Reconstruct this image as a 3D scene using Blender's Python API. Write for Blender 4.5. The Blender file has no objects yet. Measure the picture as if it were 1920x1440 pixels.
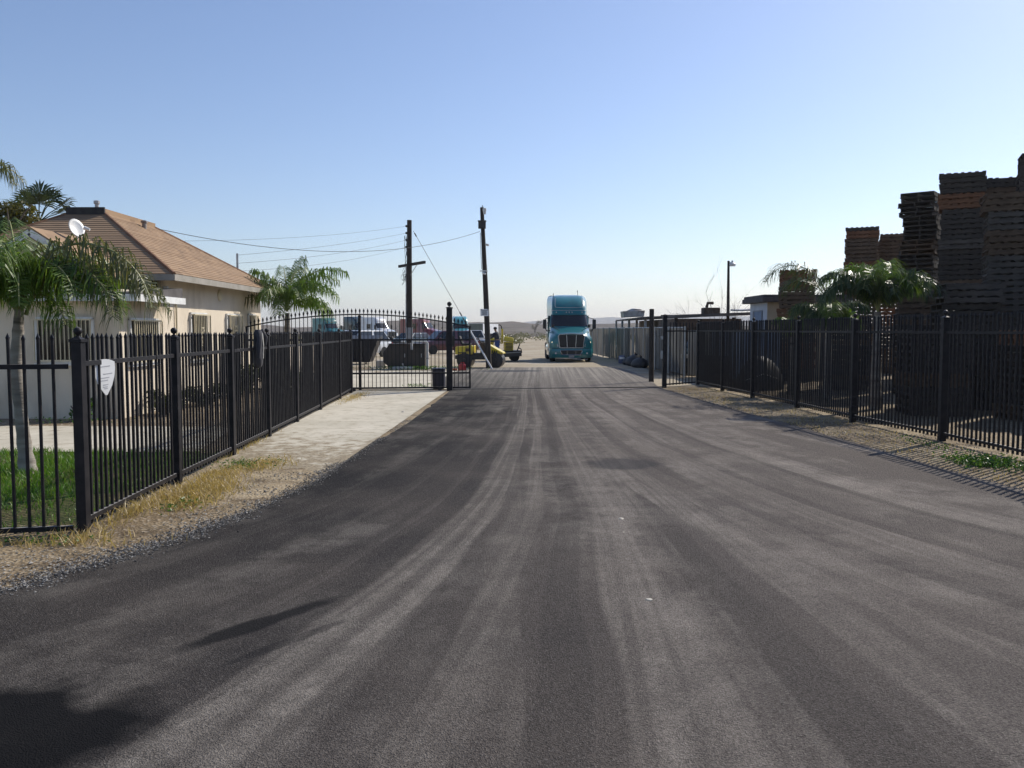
import bpy, math, random
from mathutils import Vector, Matrix, noise as mnoise
RN = random.Random(11)
scene = bpy.context.scene
col = scene.collection
rad = math.radians
# ------------------------------------------------------------------ camera
CAM_H, FPX, PITCH = 1.8, 1600.0, math.atan(102/1600.0)
cam = bpy.data.cameras.new("camera")
cam.sensor_width = 36.0; cam.lens = FPX*36.0/1920.0
cam.clip_start = 0.05; cam.clip_end = 20000
camo = bpy.data.objects.new("camera", cam); col.objects.link(camo)
camo.location = (0, 0, CAM_H); camo.rotation_euler = (math.pi/2-PITCH, 0, 0)
scene.camera = camo
def P(u, v, Y):
    """the point at depth Y seen at picture position (u, v) of the 1920x1440 photo"""
    xc, yc = (u-960)/FPX, (720-v)/FPX
    dy = math.cos(PITCH)+yc*math.sin(PITCH); dz = -math.sin(PITCH)+yc*math.cos(PITCH)
    return Vector((xc*Y/dy, Y, CAM_H+dz*Y/dy))
# ------------------------------------------------------------------ mesh builder
class MB:
    def __init__(s): s.v=[]; s.f=[]; s.m=[]; s.mi=0
    def add(s, vs, fs):
        o=len(s.v); s.v += [tuple(v) for v in vs]
        s.f += [tuple(i+o for i in f) for f in fs]; s.m += [s.mi]*len(fs); return s
    def hexa(s, p):   # 8 corners: bottom 0-3, top 4-7, both counter-clockwise
        return s.add(p, [(3,2,1,0),(4,5,6,7),(0,1,5,4),(1,2,6,5),(2,3,7,6),(3,0,4,7)])
    def box(s, x0,x1,y0,y1,z0,z1):
        return s.hexa([(x0,y0,z0),(x1,y0,z0),(x1,y1,z0),(x0,y1,z0),(x0,y0,z1),(x1,y0,z1),(x1,y1,z1),(x0,y1,z1)])
    def cbox(s, c, sz): 
        return s.box(c[0]-sz[0]/2,c[0]+sz[0]/2,c[1]-sz[1]/2,c[1]+sz[1]/2,c[2]-sz[2]/2,c[2]+sz[2]/2)
    def bar(s, a, b, w, h=None, up=(0,0,1)):
        a=Vector(a); b=Vector(b); h=h or w; d=(b-a).normalized(); up=Vector(up)
        if abs(d.dot(up))>.98: up=Vector((0,1,0))
        x=d.cross(up).normalized()*w/2; z=x.cross(d).normalized()*h/2
        return s.hexa([a-x-z,a+x-z,b+x-z,b-x-z,a-x+z,a+x+z,b+x+z,b-x+z])
    def tube(s, pts, r, n=8, cap=True):
        pts=[Vector(p) for p in pts]; k=len(pts)
        rs=r if isinstance(r,(list,tuple)) else [r]*k
        rings=[]; px=None
        for i,p in enumerate(pts):
            d=(pts[min(i+1,k-1)]-pts[max(i-1,0)]).normalized()
            if px is None:
                px=d.cross(Vector((0,0,1)))
                if px.length<.05: px=Vector((1,0,0))
            px=(px-d*px.dot(d)).normalized(); py=d.cross(px)
            rings.append([p+(px*math.cos(2*math.pi*j/n)+py*math.sin(2*math.pi*j/n))*rs[i] for j in range(n)])
        return s.loft(rings, True, cap)
    def loft(s, rings, closed=True, cap=True):
        n=len(rings[0]); vs=[v for r in rings for v in r]; fs=[]
        for i in range(len(rings)-1):
            for j in range(n if closed else n-1):
                a=i*n+j; b=i*n+(j+1)%n; fs.append((a,b,b+n,a+n))
        if cap: fs += [tuple(range(n))[::-1], tuple(range((len(rings)-1)*n, len(rings)*n))]
        return s.add(vs, fs)
    def lathe(s, c, prof, n=14, axis=2):
        rings=[]
        for r,h in prof:
            ring=[]
            for j in range(n):
                t=2*math.pi*j/n; a,b=r*math.cos(t), r*math.sin(t)
                q=(a,b,h) if axis==2 else ((h,a,b) if axis==0 else (b,h,a))
                ring.append((c[0]+q[0],c[1]+q[1],c[2]+q[2]))
            rings.append(ring)
        return s.loft(rings, True, True)
    def prism(s, poly, d):   # poly: 3D points, d: extrusion vector
        a=[Vector(p) for p in poly]; d=Vector(d); n=len(a)
        return s.add(a+[p+d for p in a], [tuple(range(n))[::-1], tuple(range(n,2*n))]+[(i,(i+1)%n,(i+1)%n+n,i+n) for i in range(n)])
    def xform(s, M, start=0):
        for i in range(start,len(s.v)): s.v[i]=tuple(M@Vector(s.v[i]))
        return s
    def mesh(s, name, mats, smooth=False, angle=35):
        me=bpy.data.meshes.new(name); me.from_pydata(s.v, [], s.f)
        mats = mats if isinstance(mats,(list,tuple)) else [mats]
        for m in mats: me.materials.append(m)
        if len(mats)>1: me.polygons.foreach_set('material_index', s.m)
        if smooth:
            me.polygons.foreach_set('use_smooth',[True]*len(me.polygons))
            if angle: me.set_sharp_from_angle(angle=rad(angle))
        me.validate(); me.update()
        return me
    def build(s, name, mats, parent=None, smooth=False, bevel=0, world=True, angle=35, seg=2):
        o=bpy.data.objects.new(name, s.mesh(name,mats,smooth,angle)); col.objects.link(o)
        if parent is not None:
            o.parent=parent
            if world and parent.parent is None and parent.type=='EMPTY': o.location=-parent.location
        if bevel:
            b=o.modifiers.new('bevel','BEVEL'); b.width=bevel; b.segments=seg; b.limit_method='ANGLE'; b.angle_limit=rad(40)
        return o
def tag(o, label=None, cat=None, group=None, kind=None):
    if label: o['label']=label
    if cat: o['category']=cat
    if group: o['group']=group
    if kind: o['kind']=kind
    return o
def thing(name, label, cat, loc=(0,0,0), rz=0, group=None):
    o=bpy.data.objects.new(name, None); col.objects.link(o); o.empty_display_size=.2
    o.location=loc; o.rotation_euler=(0,0,rz)
    return tag(o,label,cat,group)
def struct(o): o['kind']='structure'; return o
def stuff(o): o['kind']='stuff'; return o
# ------------------------------------------------------------------ materials
def nt(name):
    m=bpy.data.materials.new(name); m.use_nodes=True
    n=m.node_tree.nodes; b=n.get('Principled BSDF'); return m, n, m.node_tree.links, b
def N(n, t, **kw):
    x=n.new(t)
    for k,v in kw.items():
        if k in x.inputs: x.inputs[k].default_value=v
        else: setattr(x,k,v)
    return x
def rgba(c): return (c[0],c[1],c[2],1)
def noise_fac(n, l, vec, scale, detail=4, lo=.35, hi=.65, rough=.55):
    t=N(n,'ShaderNodeTexNoise',Scale=scale,Detail=detail,Roughness=rough); l.new(vec,t.inputs['Vector'])
    r=N(n,'ShaderNodeMapRange'); r.inputs['From Min'].default_value=lo; r.inputs['From Max'].default_value=hi
    l.new(t.outputs['Fac'],r.inputs['Value']); return r.outputs['Result']
def mixc(n, l, fac, a, b, mode='MIX'):
    x=n.new('ShaderNodeMix'); x.data_type='RGBA'; x.blend_type=mode
    for s,v in ((x.inputs[0],fac),(x.inputs[6],a),(x.inputs[7],b)):
        if hasattr(v,'is_output'): l.new(v,s)
        elif isinstance(v,(tuple,list)): s.default_value=rgba(v)
        else: s.default_value=v
    return x.outputs[2]
def math_(n,l,op,a,b=None,c=None):
    x=n.new('ShaderNodeMath'); x.operation=op
    for i,v in enumerate((a,b,c)):
        if v is None: continue
        if hasattr(v,'is_output'): l.new(v,x.inputs[i])
        else: x.inputs[i].default_value=v
    return x.outputs[0]
def bump(n,l,b,h,strength,dist=.01):
    x=N(n,'ShaderNodeBump',Strength=strength,Distance=dist); l.new(h,x.inputs['Height']); l.new(x.outputs[0],b.inputs['Normal']); return x
def mat(name, c, c2=None, scale=4, rough=.6, metal=0., bmp=0, bscale=60, coat=0, dirt=None, dscale=1.5, spec=.5, stretch=(1,1,1), trans=0):
    m,n,l,b=nt(name)
    tc=n.new('ShaderNodeTexCoord'); mp=n.new('ShaderNodeMapping'); mp.inputs['Scale'].default_value=stretch
    l.new(tc.outputs['Object'],mp.inputs['Vector']); vec=mp.outputs[0]
    out=None
    if c2 is not None:
        out=mixc(n,l,noise_fac(n,l,vec,scale),c,c2)
    if dirt is not None:
        out=mixc(n,l,noise_fac(n,l,vec,dscale,6,.5,.75),out if out is not None else c,dirt)
    if out is not None: l.new(out,b.inputs['Base Color'])
    else: b.inputs['Base Color'].default_value=rgba(c)
    b.inputs['Roughness'].default_value=rough; b.inputs['Metallic'].default_value=metal
    b.inputs['Specular IOR Level'].default_value=spec
    if coat: b.inputs['Coat Weight'].default_value=coat; b.inputs['Coat Roughness'].default_value=.08
    if bmp:
        t=N(n,'ShaderNodeTexNoise',Scale=bscale,Detail=4); l.new(vec,t.inputs['Vector']); bump(n,l,b,t.outputs['Fac'],bmp)
    if trans:
        o=n.get('Material Output'); tr=n.new('ShaderNodeBsdfTranslucent'); ms=n.new('ShaderNodeMixShader'); ms.inputs[0].default_value=trans
        if out is not None: l.new(out,tr.inputs['Color'])
        else: tr.inputs['Color'].default_value=rgba(c)
        l.new(b.outputs[0],ms.inputs[1]); l.new(tr.outputs[0],ms.inputs[2]); l.new(ms.outputs[0],o.inputs['Surface'])
    return m
def leafmat(name, c, c2, c3, tr=.45, rough=.45):
    """leaves: colour varies from leaf to leaf through the random island value"""
    m,n,l,b=nt(name)
    g=n.new('ShaderNodeNewGeometry'); r=n.new('ShaderNodeValToRGB')
    e=r.color_ramp.elements; e[0].color=rgba(c); e[1].color=rgba(c3); e[1].position=1
    x=e.new(.5); x.color=rgba(c2)
    l.new(g.outputs['Random Per Island'],r.inputs[0]); l.new(r.outputs[0],b.inputs['Base Color'])
    b.inputs['Roughness'].default_value=rough
    o=n.get('Material Output'); t=n.new('ShaderNodeBsdfTranslucent'); ms=n.new('ShaderNodeMixShader'); ms.inputs[0].default_value=tr
    mm=mixc(n,l,1.0,r.outputs[0],(1.0,1.0,.45),'MULTIPLY'); l.new(mm,t.inputs['Color'])
    l.new(b.outputs[0],ms.inputs[1]); l.new(t.outputs[0],ms.inputs[2]); l.new(ms.outputs[0],o.inputs['Surface'])
    return m
M={}
def iron(name,c,c2,dust=(.26,.245,.23)):
    m=mat(name,c,c2,9,.5,0,.1,80,spec=.2); n=m.node_tree.nodes; l=m.node_tree.links; b=n['Principled BSDF']
    src=b.inputs['Base Color'].links[0].from_socket
    g=n.new('ShaderNodeNewGeometry'); s=n.new('ShaderNodeSeparateXYZ'); l.new(g.outputs['True Normal'],s.inputs[0])
    r=n.new('ShaderNodeMapRange'); r.inputs['From Min'].default_value=.8; r.inputs['From Max'].default_value=.98; l.new(s.outputs['Z'],r.inputs['Value'])
    l.new(mixc(n,l,r.outputs[0],src,dust),b.inputs['Base Color']); return m   # dust tone on level faces also paints in the sunlit rail tops
M['iron']=iron('black_iron_paint',(.011,.0105,.013),(.024,.022,.024))
M['iron_dusty']=mat('dusty_black_iron',(.02,.02,.022),(.04,.038,.036),6,.5,0,.1,80)
M['rubber']=mat('black_rubber',(.016,.016,.017),(.03,.028,.026),8,.8,0,.2,50)
M['dark_metal']=mat('dark_steel',(.03,.03,.032),(.05,.045,.04),6,.5,.4)
M['chrome']=mat('bright_chrome',(.7,.71,.73),None,4,.16,1.)
M['grey_chrome']=mat('dull_chrome',(.4,.41,.43),None,4,.25,1.)
M['glass_dark']=mat('tinted_glass',(.008,.01,.012),None,4,.06,0,spec=.7)
M['headlight']=mat('headlight_lens',(.55,.57,.58),(.35,.36,.37),14,.08,.1,coat=1)
M['amber']=mat('amber_lens',(.75,.42,.04),None,4,.15,0,coat=.6)
M['red_lens']=mat('red_lens',(.4,.012,.01),None,4,.15,0,coat=.6)
M['white_plastic']=mat('white_plastic',(.74,.74,.72),(.62,.61,.58),6,.45,dirt=(.45,.42,.38))
M['white_paint']=mat('white_trim_paint',(.78,.78,.76),(.66,.65,.62),3,.55,dirt=(.42,.4,.36),dscale=2.2,bmp=.15,bscale=40)
M['grey_paint']=mat('grey_paint',(.3,.31,.32),(.24,.24,.25),5,.5)
M['stucco']=mat('cream_stucco',(.72,.63,.5),(.64,.55,.43),1.3,.9,0,.6,90,dirt=(.48,.4,.3),dscale=1.3,stretch=(1,1,.45))
M['soffit']=mat('soffit_board',(.34,.31,.27),(.26,.24,.2),3,.8)
M['tar']=mat('tarred_ridge',(.022,.02,.02),(.04,.036,.033),9,.8,0,.3)
M['bars']=mat('cream_iron_bars',(.66,.58,.4),(.55,.48,.34),6,.5)
M['pole']=mat('creosoted_pole',(.022,.017,.014),(.045,.035,.027),3,.85,0,.5,30,stretch=(6,6,.5))
M['wire']=mat('wire',(.03,.03,.032),None,4,.6)
M['sign_white']=mat('sign_white',(.8,.8,.8),(.7,.7,.69),3,.4)
M['ink']=mat('grey_print',(.16,.16,.17),None,4,.6)
M['ink_light']=mat('faded_print',(.42,.42,.44),None,4,.6)
M['ink_dark']=mat('black_print',(.02,.02,.02),None,4,.6)
M['bark']=mat('palm_bark',(.2,.17,.14),(.34,.31,.27),5,.9,0,1.0,16,stretch=(.5,.5,4),dirt=(.045,.036,.028),dscale=2.5)
M['bark_dark']=mat('tree_bark',(.09,.07,.055),(.14,.115,.09),6,.9,0,.5,25)
M['twig']=mat('bare_twigs',(.085,.07,.06),(.13,.11,.1),6,.9)
M['frond_rib']=mat('frond_rib',(.2,.24,.07),(.28,.26,.1),4,.5)
M['palm']=leafmat('palm_leaflets',(.065,.125,.018),(.115,.2,.034),(.2,.27,.06),.5,.4)
M['palm_dry']=leafmat('palm_leaflets_dull',(.06,.08,.03),(.12,.13,.055),(.23,.21,.11),.35,.45)
M['palm_dark']=leafmat('palm_leaflets_dark',(.028,.055,.018),(.05,.085,.03),(.1,.13,.05),.3,.38)
M['fan']=leafmat('fan_leaf',(.02,.035,.012),(.035,.055,.02),(.05,.075,.025),.2)
M['leaf']=leafmat('tree_leaf',(.055,.06,.012),(.09,.085,.018),(.14,.12,.025),.35)
M['shrub']=leafmat('shrub_leaf',(.03,.045,.014),(.055,.07,.022),(.085,.095,.035),.3)
M['grass']=leafmat('grass_blade',(.06,.16,.015),(.1,.23,.022),(.17,.25,.04),.45)
M['dry']=leafmat('dry_grass_blade',(.44,.31,.12),(.55,.42,.2),(.36,.28,.14),.35)
M['weed']=leafmat('weed_leaf',(.045,.12,.02),(.075,.17,.03),(.13,.22,.05),.4)
M['concrete_part']=mat('cast_concrete',(.5,.46,.39),(.42,.38,.32),3,.9,0,.3,40)
M['tan_jamb']=mat('tan_siding',(.5,.42,.29),(.42,.35,.24),2,.85,0,.2)
M['pale_siding']=mat('pale_siding',(.6,.62,.66),(.5,.52,.56),2,.8,0,.15)
M['blue_steel']=mat('blue_grey_steel',(.2,.27,.38),(.16,.21,.3),2,.6,0,.1,dirt=(.12,.1,.09))
M['roofing']=mat('dark_roll_roofing',(.07,.062,.06),(.11,.1,.095),4,.9,0,.4,40)
M['tin']=mat('dull_tin',(.42,.42,.42),(.3,.29,.28),3,.5,.3,dirt=(.2,.13,.08))
M['yellow']=mat('yellow_machine_paint',(.78,.58,.03),(.68,.5,.028),5,.42,0,.1,coat=.3,dirt=(.16,.12,.06),dscale=3)
M['drum']=mat('roller_drum_steel',(.03,.03,.034),(.055,.05,.048),5,.45,.5)
M['jean']=mat('blue_denim',(.03,.06,.2),(.05,.09,.26),8,.85)
M['shirt']=mat('navy_cloth',(.018,.022,.035),(.03,.034,.05),8,.85)
M['skin']=mat('skin',(.34,.2,.13),None,4,.55)
M['hair']=mat('black_hair',(.01,.009,.009),None,4,.6)
M['shoe']=mat('brown_leather',(.05,.03,.02),None,4,.6)
M['jacket']=mat('dark_grey_cloth',(.035,.035,.042),(.06,.06,.068),7,.9,0,.4,60)
M['jacket_light']=mat('pale_grey_cloth',(.5,.49,.46),(.4,.39,.37),7,.9,0,.4,60)
M['bin']=mat('navy_bin_plastic',(.022,.024,.045),(.03,.03,.05),6,.45)
M['redcan']=mat('red_plastic',(.42,.015,.02),(.33,.012,.015),6,.3,coat=.4)
M['brick']=mat('orange_brick',(.5,.16,.06),(.4,.13,.05),9,.9)
M['barrel']=mat('blue_plastic',(.05,.075,.17),(.04,.06,.13),6,.4)
M['cabinet']=mat('brown_steel',(.022,.017,.014),(.032,.026,.021),3,.6,dirt=(.05,.035,.025))
M['dumpster']=mat('dark_navy_steel',(.012,.012,.016),(.018,.018,.022),3,.5,spec=.3)
M['tarp']=mat('dark_tarp',(.02,.021,.026),(.03,.03,.035),4,.6,0,.3,12)
M['clutter']=mat('rusty_scrap',(.07,.04,.025),(.12,.08,.05),5,.8,dirt=(.02,.02,.02))
for k,c,c2 in (('grey',(.1,.084,.07),(.15,.127,.105)),('brown',(.12,.076,.045),(.18,.115,.07)),('red',(.2,.085,.04),(.27,.125,.062)),('dark',(.055,.044,.036),(.085,.07,.057))):
    c=tuple(x*.78 for x in c); c2=tuple(x*.78 for x in c2)
    M['pallet_'+k]=mat('pallet_wood_'+k,c,c2,4,.9,0,.3,30,stretch=(1,6,6),dirt=tuple(x*.5 for x in c),dscale=3)
def paint(name,c,c2=None,dirt=None): return mat(name,c,c2 or tuple(x*.85 for x in c),2,.3,0,coat=.8,dirt=dirt,dscale=2)
M['teal']=paint('teal_truck_paint',(.003,.165,.18),(.004,.14,.155),(.02,.12,.13))
M['teal_light']=paint('teal_truck_paint_faded',(.05,.3,.34))
M['dark_teal']=paint('dark_teal_paint',(.01,.04,.05))
M['white_truck']=paint('white_truck_paint',(.75,.76,.77))
M['red_truck']=paint('red_truck_paint',(.22,.03,.03))
M['maroon']=paint('maroon_car_paint',(.09,.012,.02))
M['silver']=paint('silver_car_paint',(.45,.45,.46))
# --- roof shingles: courses follow the height
def shingles():
    m,n,l,b=nt('asphalt_shingles')
    tc=n.new('ShaderNodeTexCoord'); s=n.new('ShaderNodeSeparateXYZ'); l.new(tc.outputs['Object'],s.inputs[0])
    w=N(n,'ShaderNodeTexNoise',Scale=1.6,Detail=2); l.new(tc.outputs['Object'],w.inputs['Vector'])
    z=math_(n,l,'ADD',math_(n,l,'MULTIPLY',s.outputs['Z'],8.6),math_(n,l,'MULTIPLY',w.outputs['Fac'],.35))
    fr=math_(n,l,'FRACT',z); ln=math_(n,l,'LESS_THAN',fr,.2)
    fl=math_(n,l,'FLOOR',z)
    cmb=n.new('ShaderNodeCombineXYZ')
    h=math_(n,l,'ADD',math_(n,l,'MULTIPLY',math_(n,l,'ADD',s.outputs['X'],s.outputs['Y']),3.3),math_(n,l,'MULTIPLY',fl,.37))
    l.new(math_(n,l,'FLOOR',h),cmb.inputs[0]); l.new(fl,cmb.inputs[1])
    wn=n.new('ShaderNodeTexWhiteNoise'); wn.noise_dimensions='2D'; l.new(cmb.outputs[0],wn.inputs['Vector'])
    c=mixc(n,l,wn.outputs['Value'],(.22,.142,.085),(.345,.228,.135))
    c=mixc(n,l,noise_fac(n,l,tc.outputs['Object'],.7,5),c,(.29,.19,.112))
    l.new(c,b.inputs['Base Color']); b.inputs['Roughness'].default_value=.92
    return m
M['shingle']=shingles()
M['hip']=mat('hip_cap_shingle',(.16,.08,.045),(.24,.13,.07),5,.92)
# --- asphalt with tyre tracks laid along the road
def asphalt():
    m,n,l,b=nt('worn_asphalt')
    tc=n.new('ShaderNodeTexCoord'); ob=tc.outputs['Object']
    uv=n.new('ShaderNodeUVMap'); uv.uv_map='track'; s=n.new('ShaderNodeSeparateXYZ'); l.new(uv.outputs[0],s.inputs[0])
    def tr(su,sv,detail,lo,hi,off=0):
        c=n.new('ShaderNodeCombineXYZ'); l.new(math_(n,l,'MULTIPLY',s.outputs[0],su),c.inputs[0]); l.new(math_(n,l,'MULTIPLY',s.outputs[1],sv),c.inputs[1]); c.inputs[2].default_value=off
        return noise_fac(n,l,c.outputs[0],1,detail,lo,hi,.6)
    so=n.new('ShaderNodeSeparateXYZ'); l.new(ob,so.inputs[0])
    uv2=n.new('ShaderNodeUVMap'); uv2.uv_map='straight'; s2=n.new('ShaderNodeSeparateXYZ'); l.new(uv2.outputs[0],s2.inputs[0])
    uv3=n.new('ShaderNodeUVMap'); uv3.uv_map='right_turn'; s3=n.new('ShaderNodeSeparateXYZ'); l.new(uv3.outputs[0],s3.inputs[0])
    side=n.new('ShaderNodeMapRange'); side.inputs['From Min'].default_value=-1.0; side.inputs['From Max'].default_value=1.9; side.interpolation_type='SMOOTHSTEP'; l.new(s.outputs[0],side.inputs['Value'])
    base=mixc(n,l,side.outputs[0],(.018,.0175,.0185),(.122,.107,.098))
    f3=tr(30,.12,2,.42,.64,7.7); f4=tr(9,.05,2,.42,.6,3.3)
    grit=noise_fac(n,l,ob,5,7,.36,.62,.75); br=noise_fac(n,l,ob,.32,6,.36,.6,.65)
    wob=N(n,'ShaderNodeTexNoise',Scale=.13,Detail=2); l.new(ob,wob.inputs['Vector'])
    def bands(src,lst):
        sw=math_(n,l,'ADD',src,math_(n,l,'MULTIPLY',math_(n,l,'SUBTRACT',wob.outputs['Fac'],.5),.35)); out=None
        for s0,wd,k in lst:
            d=math_(n,l,'ABSOLUTE',math_(n,l,'SUBTRACT',sw,s0)); r=n.new('ShaderNodeMapRange'); r.interpolation_type='SMOOTHSTEP'
            r.inputs['From Min'].default_value=wd; r.inputs['From Max'].default_value=wd*.74; l.new(d,r.inputs['Value'])
            x=math_(n,l,'MULTIPLY',r.outputs[0],k); out=x if out is None else math_(n,l,'MAXIMUM',out,x)
        return out
    # the pale dust that turning lorries have rolled out in three sets of wheel lines
    A=bands(s.outputs[0],((.36,.10,1.),(.6,.05,.6),(.93,.09,.7),(-.12,.035,.22),(-.42,.05,.22),(.12,.025,.25),(1.3,.06,.45)))
    Bb=bands(s2.outputs[0],((.22,.12,.6),(1.2,.1,.6),(2.1,.12,.5)))
    Cc=bands(s3.outputs[0],((1.05,.09,.8),(1.27,.04,.5),(1.85,.13,.7),(2.75,.2,.7)))
    dk=bands(s.outputs[0],((.76,.05,.6),(.22,.05,.7),(1.12,.07,.5),(-.25,.08,.35)))
    dk2=bands(s3.outputs[0],((1.52,.07,.6),(2.02,.06,.55),(2.55,.06,.5)))
    dust=math_(n,l,'MAXIMUM',A,math_(n,l,'MAXIMUM',math_(n,l,'MULTIPLY',Bb,br),math_(n,l,'MULTIPLY',Cc,math_(n,l,'ADD',.35,math_(n,l,'MULTIPLY',br,.65)))))
    dust=math_(n,l,'MULTIPLY',dust,math_(n,l,'MULTIPLY',math_(n,l,'ADD',.35,math_(n,l,'MULTIPLY',f3,.65)),math_(n,l,'ADD',.5,math_(n,l,'MULTIPLY',grit,.5))))
    dust=math_(n,l,'MULTIPLY',dust,math_(n,l,'ADD',.62,math_(n,l,'MULTIPLY',noise_fac(n,l,ob,1.6,7,.38,.6,.75),.38)))
    dcol=mixc(n,l,side.outputs[0],(.15,.138,.123),(.31,.277,.246))
    pat=tr(2.4,.16,6,.44,.6,5.9); pat2=noise_fac(n,l,ob,1.1,7,.42,.6,.7)
    c=mixc(n,l,math_(n,l,'MULTIPLY',math_(n,l,'MULTIPLY',pat,pat2),.62),base,dcol)
    c=mixc(n,l,math_(n,l,'MULTIPLY',math_(n,l,'MAXIMUM',dk,dk2),.5),c,(.032,.03,.031))
    c=mixc(n,l,math_(n,l,'MULTIPLY',dust,1.15),c,dcol)
    c=mixc(n,l,math_(n,l,'MULTIPLY',noise_fac(n,l,ob,.45,5,.42,.7),.28),c,(.17,.145,.125))
    # far end is dusty
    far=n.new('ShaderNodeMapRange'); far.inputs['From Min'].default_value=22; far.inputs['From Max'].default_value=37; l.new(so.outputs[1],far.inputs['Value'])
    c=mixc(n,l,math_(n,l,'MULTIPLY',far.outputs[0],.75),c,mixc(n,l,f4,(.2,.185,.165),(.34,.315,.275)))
    # oil and damp stains (centre x, y, half sizes, turn)
    def stain(c,x,y,rx,ry,a,k,colr=(.016,.016,.018),wob=.55):
        dx=math_(n,l,'SUBTRACT',so.outputs[0],x); dy=math_(n,l,'SUBTRACT',so.outputs[1],y)
        ca,sa=math.cos(a),math.sin(a)
        px=math_(n,l,'ADD',math_(n,l,'MULTIPLY',dx,ca/rx),math_(n,l,'MULTIPLY',dy,sa/rx))
        py=math_(n,l,'ADD',math_(n,l,'MULTIPLY',dx,-sa/ry),math_(n,l,'MULTIPLY',dy,ca/ry))
        d=math_(n,l,'SQRT',math_(n,l,'ADD',math_(n,l,'MULTIPLY',px,px),math_(n,l,'MULTIPLY',py,py)))
        w=N(n,'ShaderNodeTexNoise',Scale=2.6,Detail=5); l.new(ob,w.inputs['Vector'])
        d=math_(n,l,'ADD',d,math_(n,l,'MULTIPLY',math_(n,l,'SUBTRACT',w.outputs['Fac'],.5),wob*2))
        r=n.new('ShaderNodeMapRange'); r.inputs['From Min'].default_value=1.05; r.inputs['From Max'].default_value=.72; l.new(d,r.inputs['Value'])
        return mixc(n,l,math_(n,l,'MULTIPLY',r.outputs[0],k),c,colr)
    # stone and grit speckle
    vo=N(n,'ShaderNodeTexVoronoi',Scale=125); l.new(ob,vo.inputs['Vector'])
    sp=n.new('ShaderNodeValToRGB'); sp.color_ramp.elements[0].position=.12; sp.color_ramp.elements[1].position=.6
    sp.color_ramp.elements[0].color=(.55,.55,.55,1); sp.color_ramp.elements[1].color=(1.15,1.15,1.15,1)
    wn=noise_fac(n,l,ob,85,4,.3,.7,.7)
    sp2=mixc(n,l,wn,(.42,.42,.42),(1.6,1.58,1.55))
    c=mixc(n,l,1.0,c,sp2,'MULTIPLY')
    vr=n.new('ShaderNodeSeparateColor'); l.new(vo.outputs['Color'],vr.inputs[0])
    st=math_(n,l,'GREATER_THAN',vr.outputs[0],.93)
    c=mixc(n,l,math_(n,l,'MULTIPLY',st,.16),c,(.34,.32,.3))
    c=stain(c,-2.45,3.6,.85,.62,.1,.95,(.008,.008,.009))
    c=stain(c,-1.52,5.05,.1,.6,-.62,.85,(.012,.012,.013))
    c=stain(c,-1.28,4.75,.05,.5,-.62,.5)
    c=stain(c,1.5,11.2,.55,.55,.2,.6,(.04,.04,.045))
    c=stain(c,-.1,36.6,1.6,.9,.1,.8,(.05,.055,.07))
    # white scuffs
    sc=N(n,'ShaderNodeTexNoise',Scale=1.9,Detail=6,Roughness=.7); l.new(ob,sc.inputs['Vector'])
    rr=n.new('ShaderNodeMapRange'); rr.inputs['From Min'].default_value=.735; rr.inputs['From Max'].default_value=.78; l.new(sc.outputs['Fac'],rr.inputs['Value'])
    c=mixc(n,l,math_(n,l,'MULTIPLY',rr.outputs[0],.6),c,(.5,.48,.45))
    l.new(c,b.inputs['Base Color']); b.inputs['Roughness'].default_value=.88; b.inputs['Specular IOR Level'].default_value=.07
    h=math_(n,l,'ADD',vo.outputs['Distance'],math_(n,l,'MULTIPLY',wn,.8))
    bump(n,l,b,h,.9,.009); return m
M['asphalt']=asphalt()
def ground_mat(name, cols, big=.25, peb=True, k=1.0):
    """earth: three colours in patches with pebbles"""
    m,n,l,b=nt(name); tc=n.new('ShaderNodeTexCoord'); ob=tc.outputs['Object']
    c=mixc(n,l,noise_fac(n,l,ob,big,6,.4,.62),cols[0],cols[1])
    c=mixc(n,l,noise_fac(n,l,ob,big*4.3,6,.48,.68),c,cols[2])
    c=mixc(n,l,1.0,c,mixc(n,l,noise_fac(n,l,ob,38,4,.3,.7),(.55,.55,.55),(1.35,1.33,1.3)),'MULTIPLY')
    vo=N(n,'ShaderNodeTexVoronoi',Scale=34); l.new(ob,vo.inputs['Vector'])
    if peb:
        vr=n.new('ShaderNodeSeparateColor'); l.new(vo.outputs['Color'],vr.inputs[0])
        c=mixc(n,l,math_(n,l,'MULTIPLY',math_(n,l,'GREATER_THAN',vr.outputs[0],.86),.5*k),c,(.55,.5,.42))
        c=mixc(n,l,math_(n,l,'MULTIPLY',math_(n,l,'LESS_THAN',vr.outputs[0],.12),.6*k),c,(.05,.04,.03))
    l.new(c,b.inputs['Base Color']); b.inputs['Roughness'].default_value=.95; b.inputs['Specular IOR Level'].default_value=.2
    bump(n,l,b,vo.outputs['Distance'],.6,.02); return m
M['dirt']=ground_mat('bare_earth',((.33,.26,.17),(.22,.165,.1),(.14,.105,.065)))
M['verge']=ground_mat('gravelly_verge',((.37,.295,.19),(.2,.148,.088),(.115,.083,.05)),.45,True,.5)
M['far_dirt']=ground_mat('pale_yard_earth',((.4,.345,.255),(.32,.26,.18),(.45,.4,.32)),.08,False)
M['lawn']=ground_mat('lawn_soil',((.07,.1,.025),(.12,.1,.045),(.05,.075,.018)),.8,False)
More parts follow.
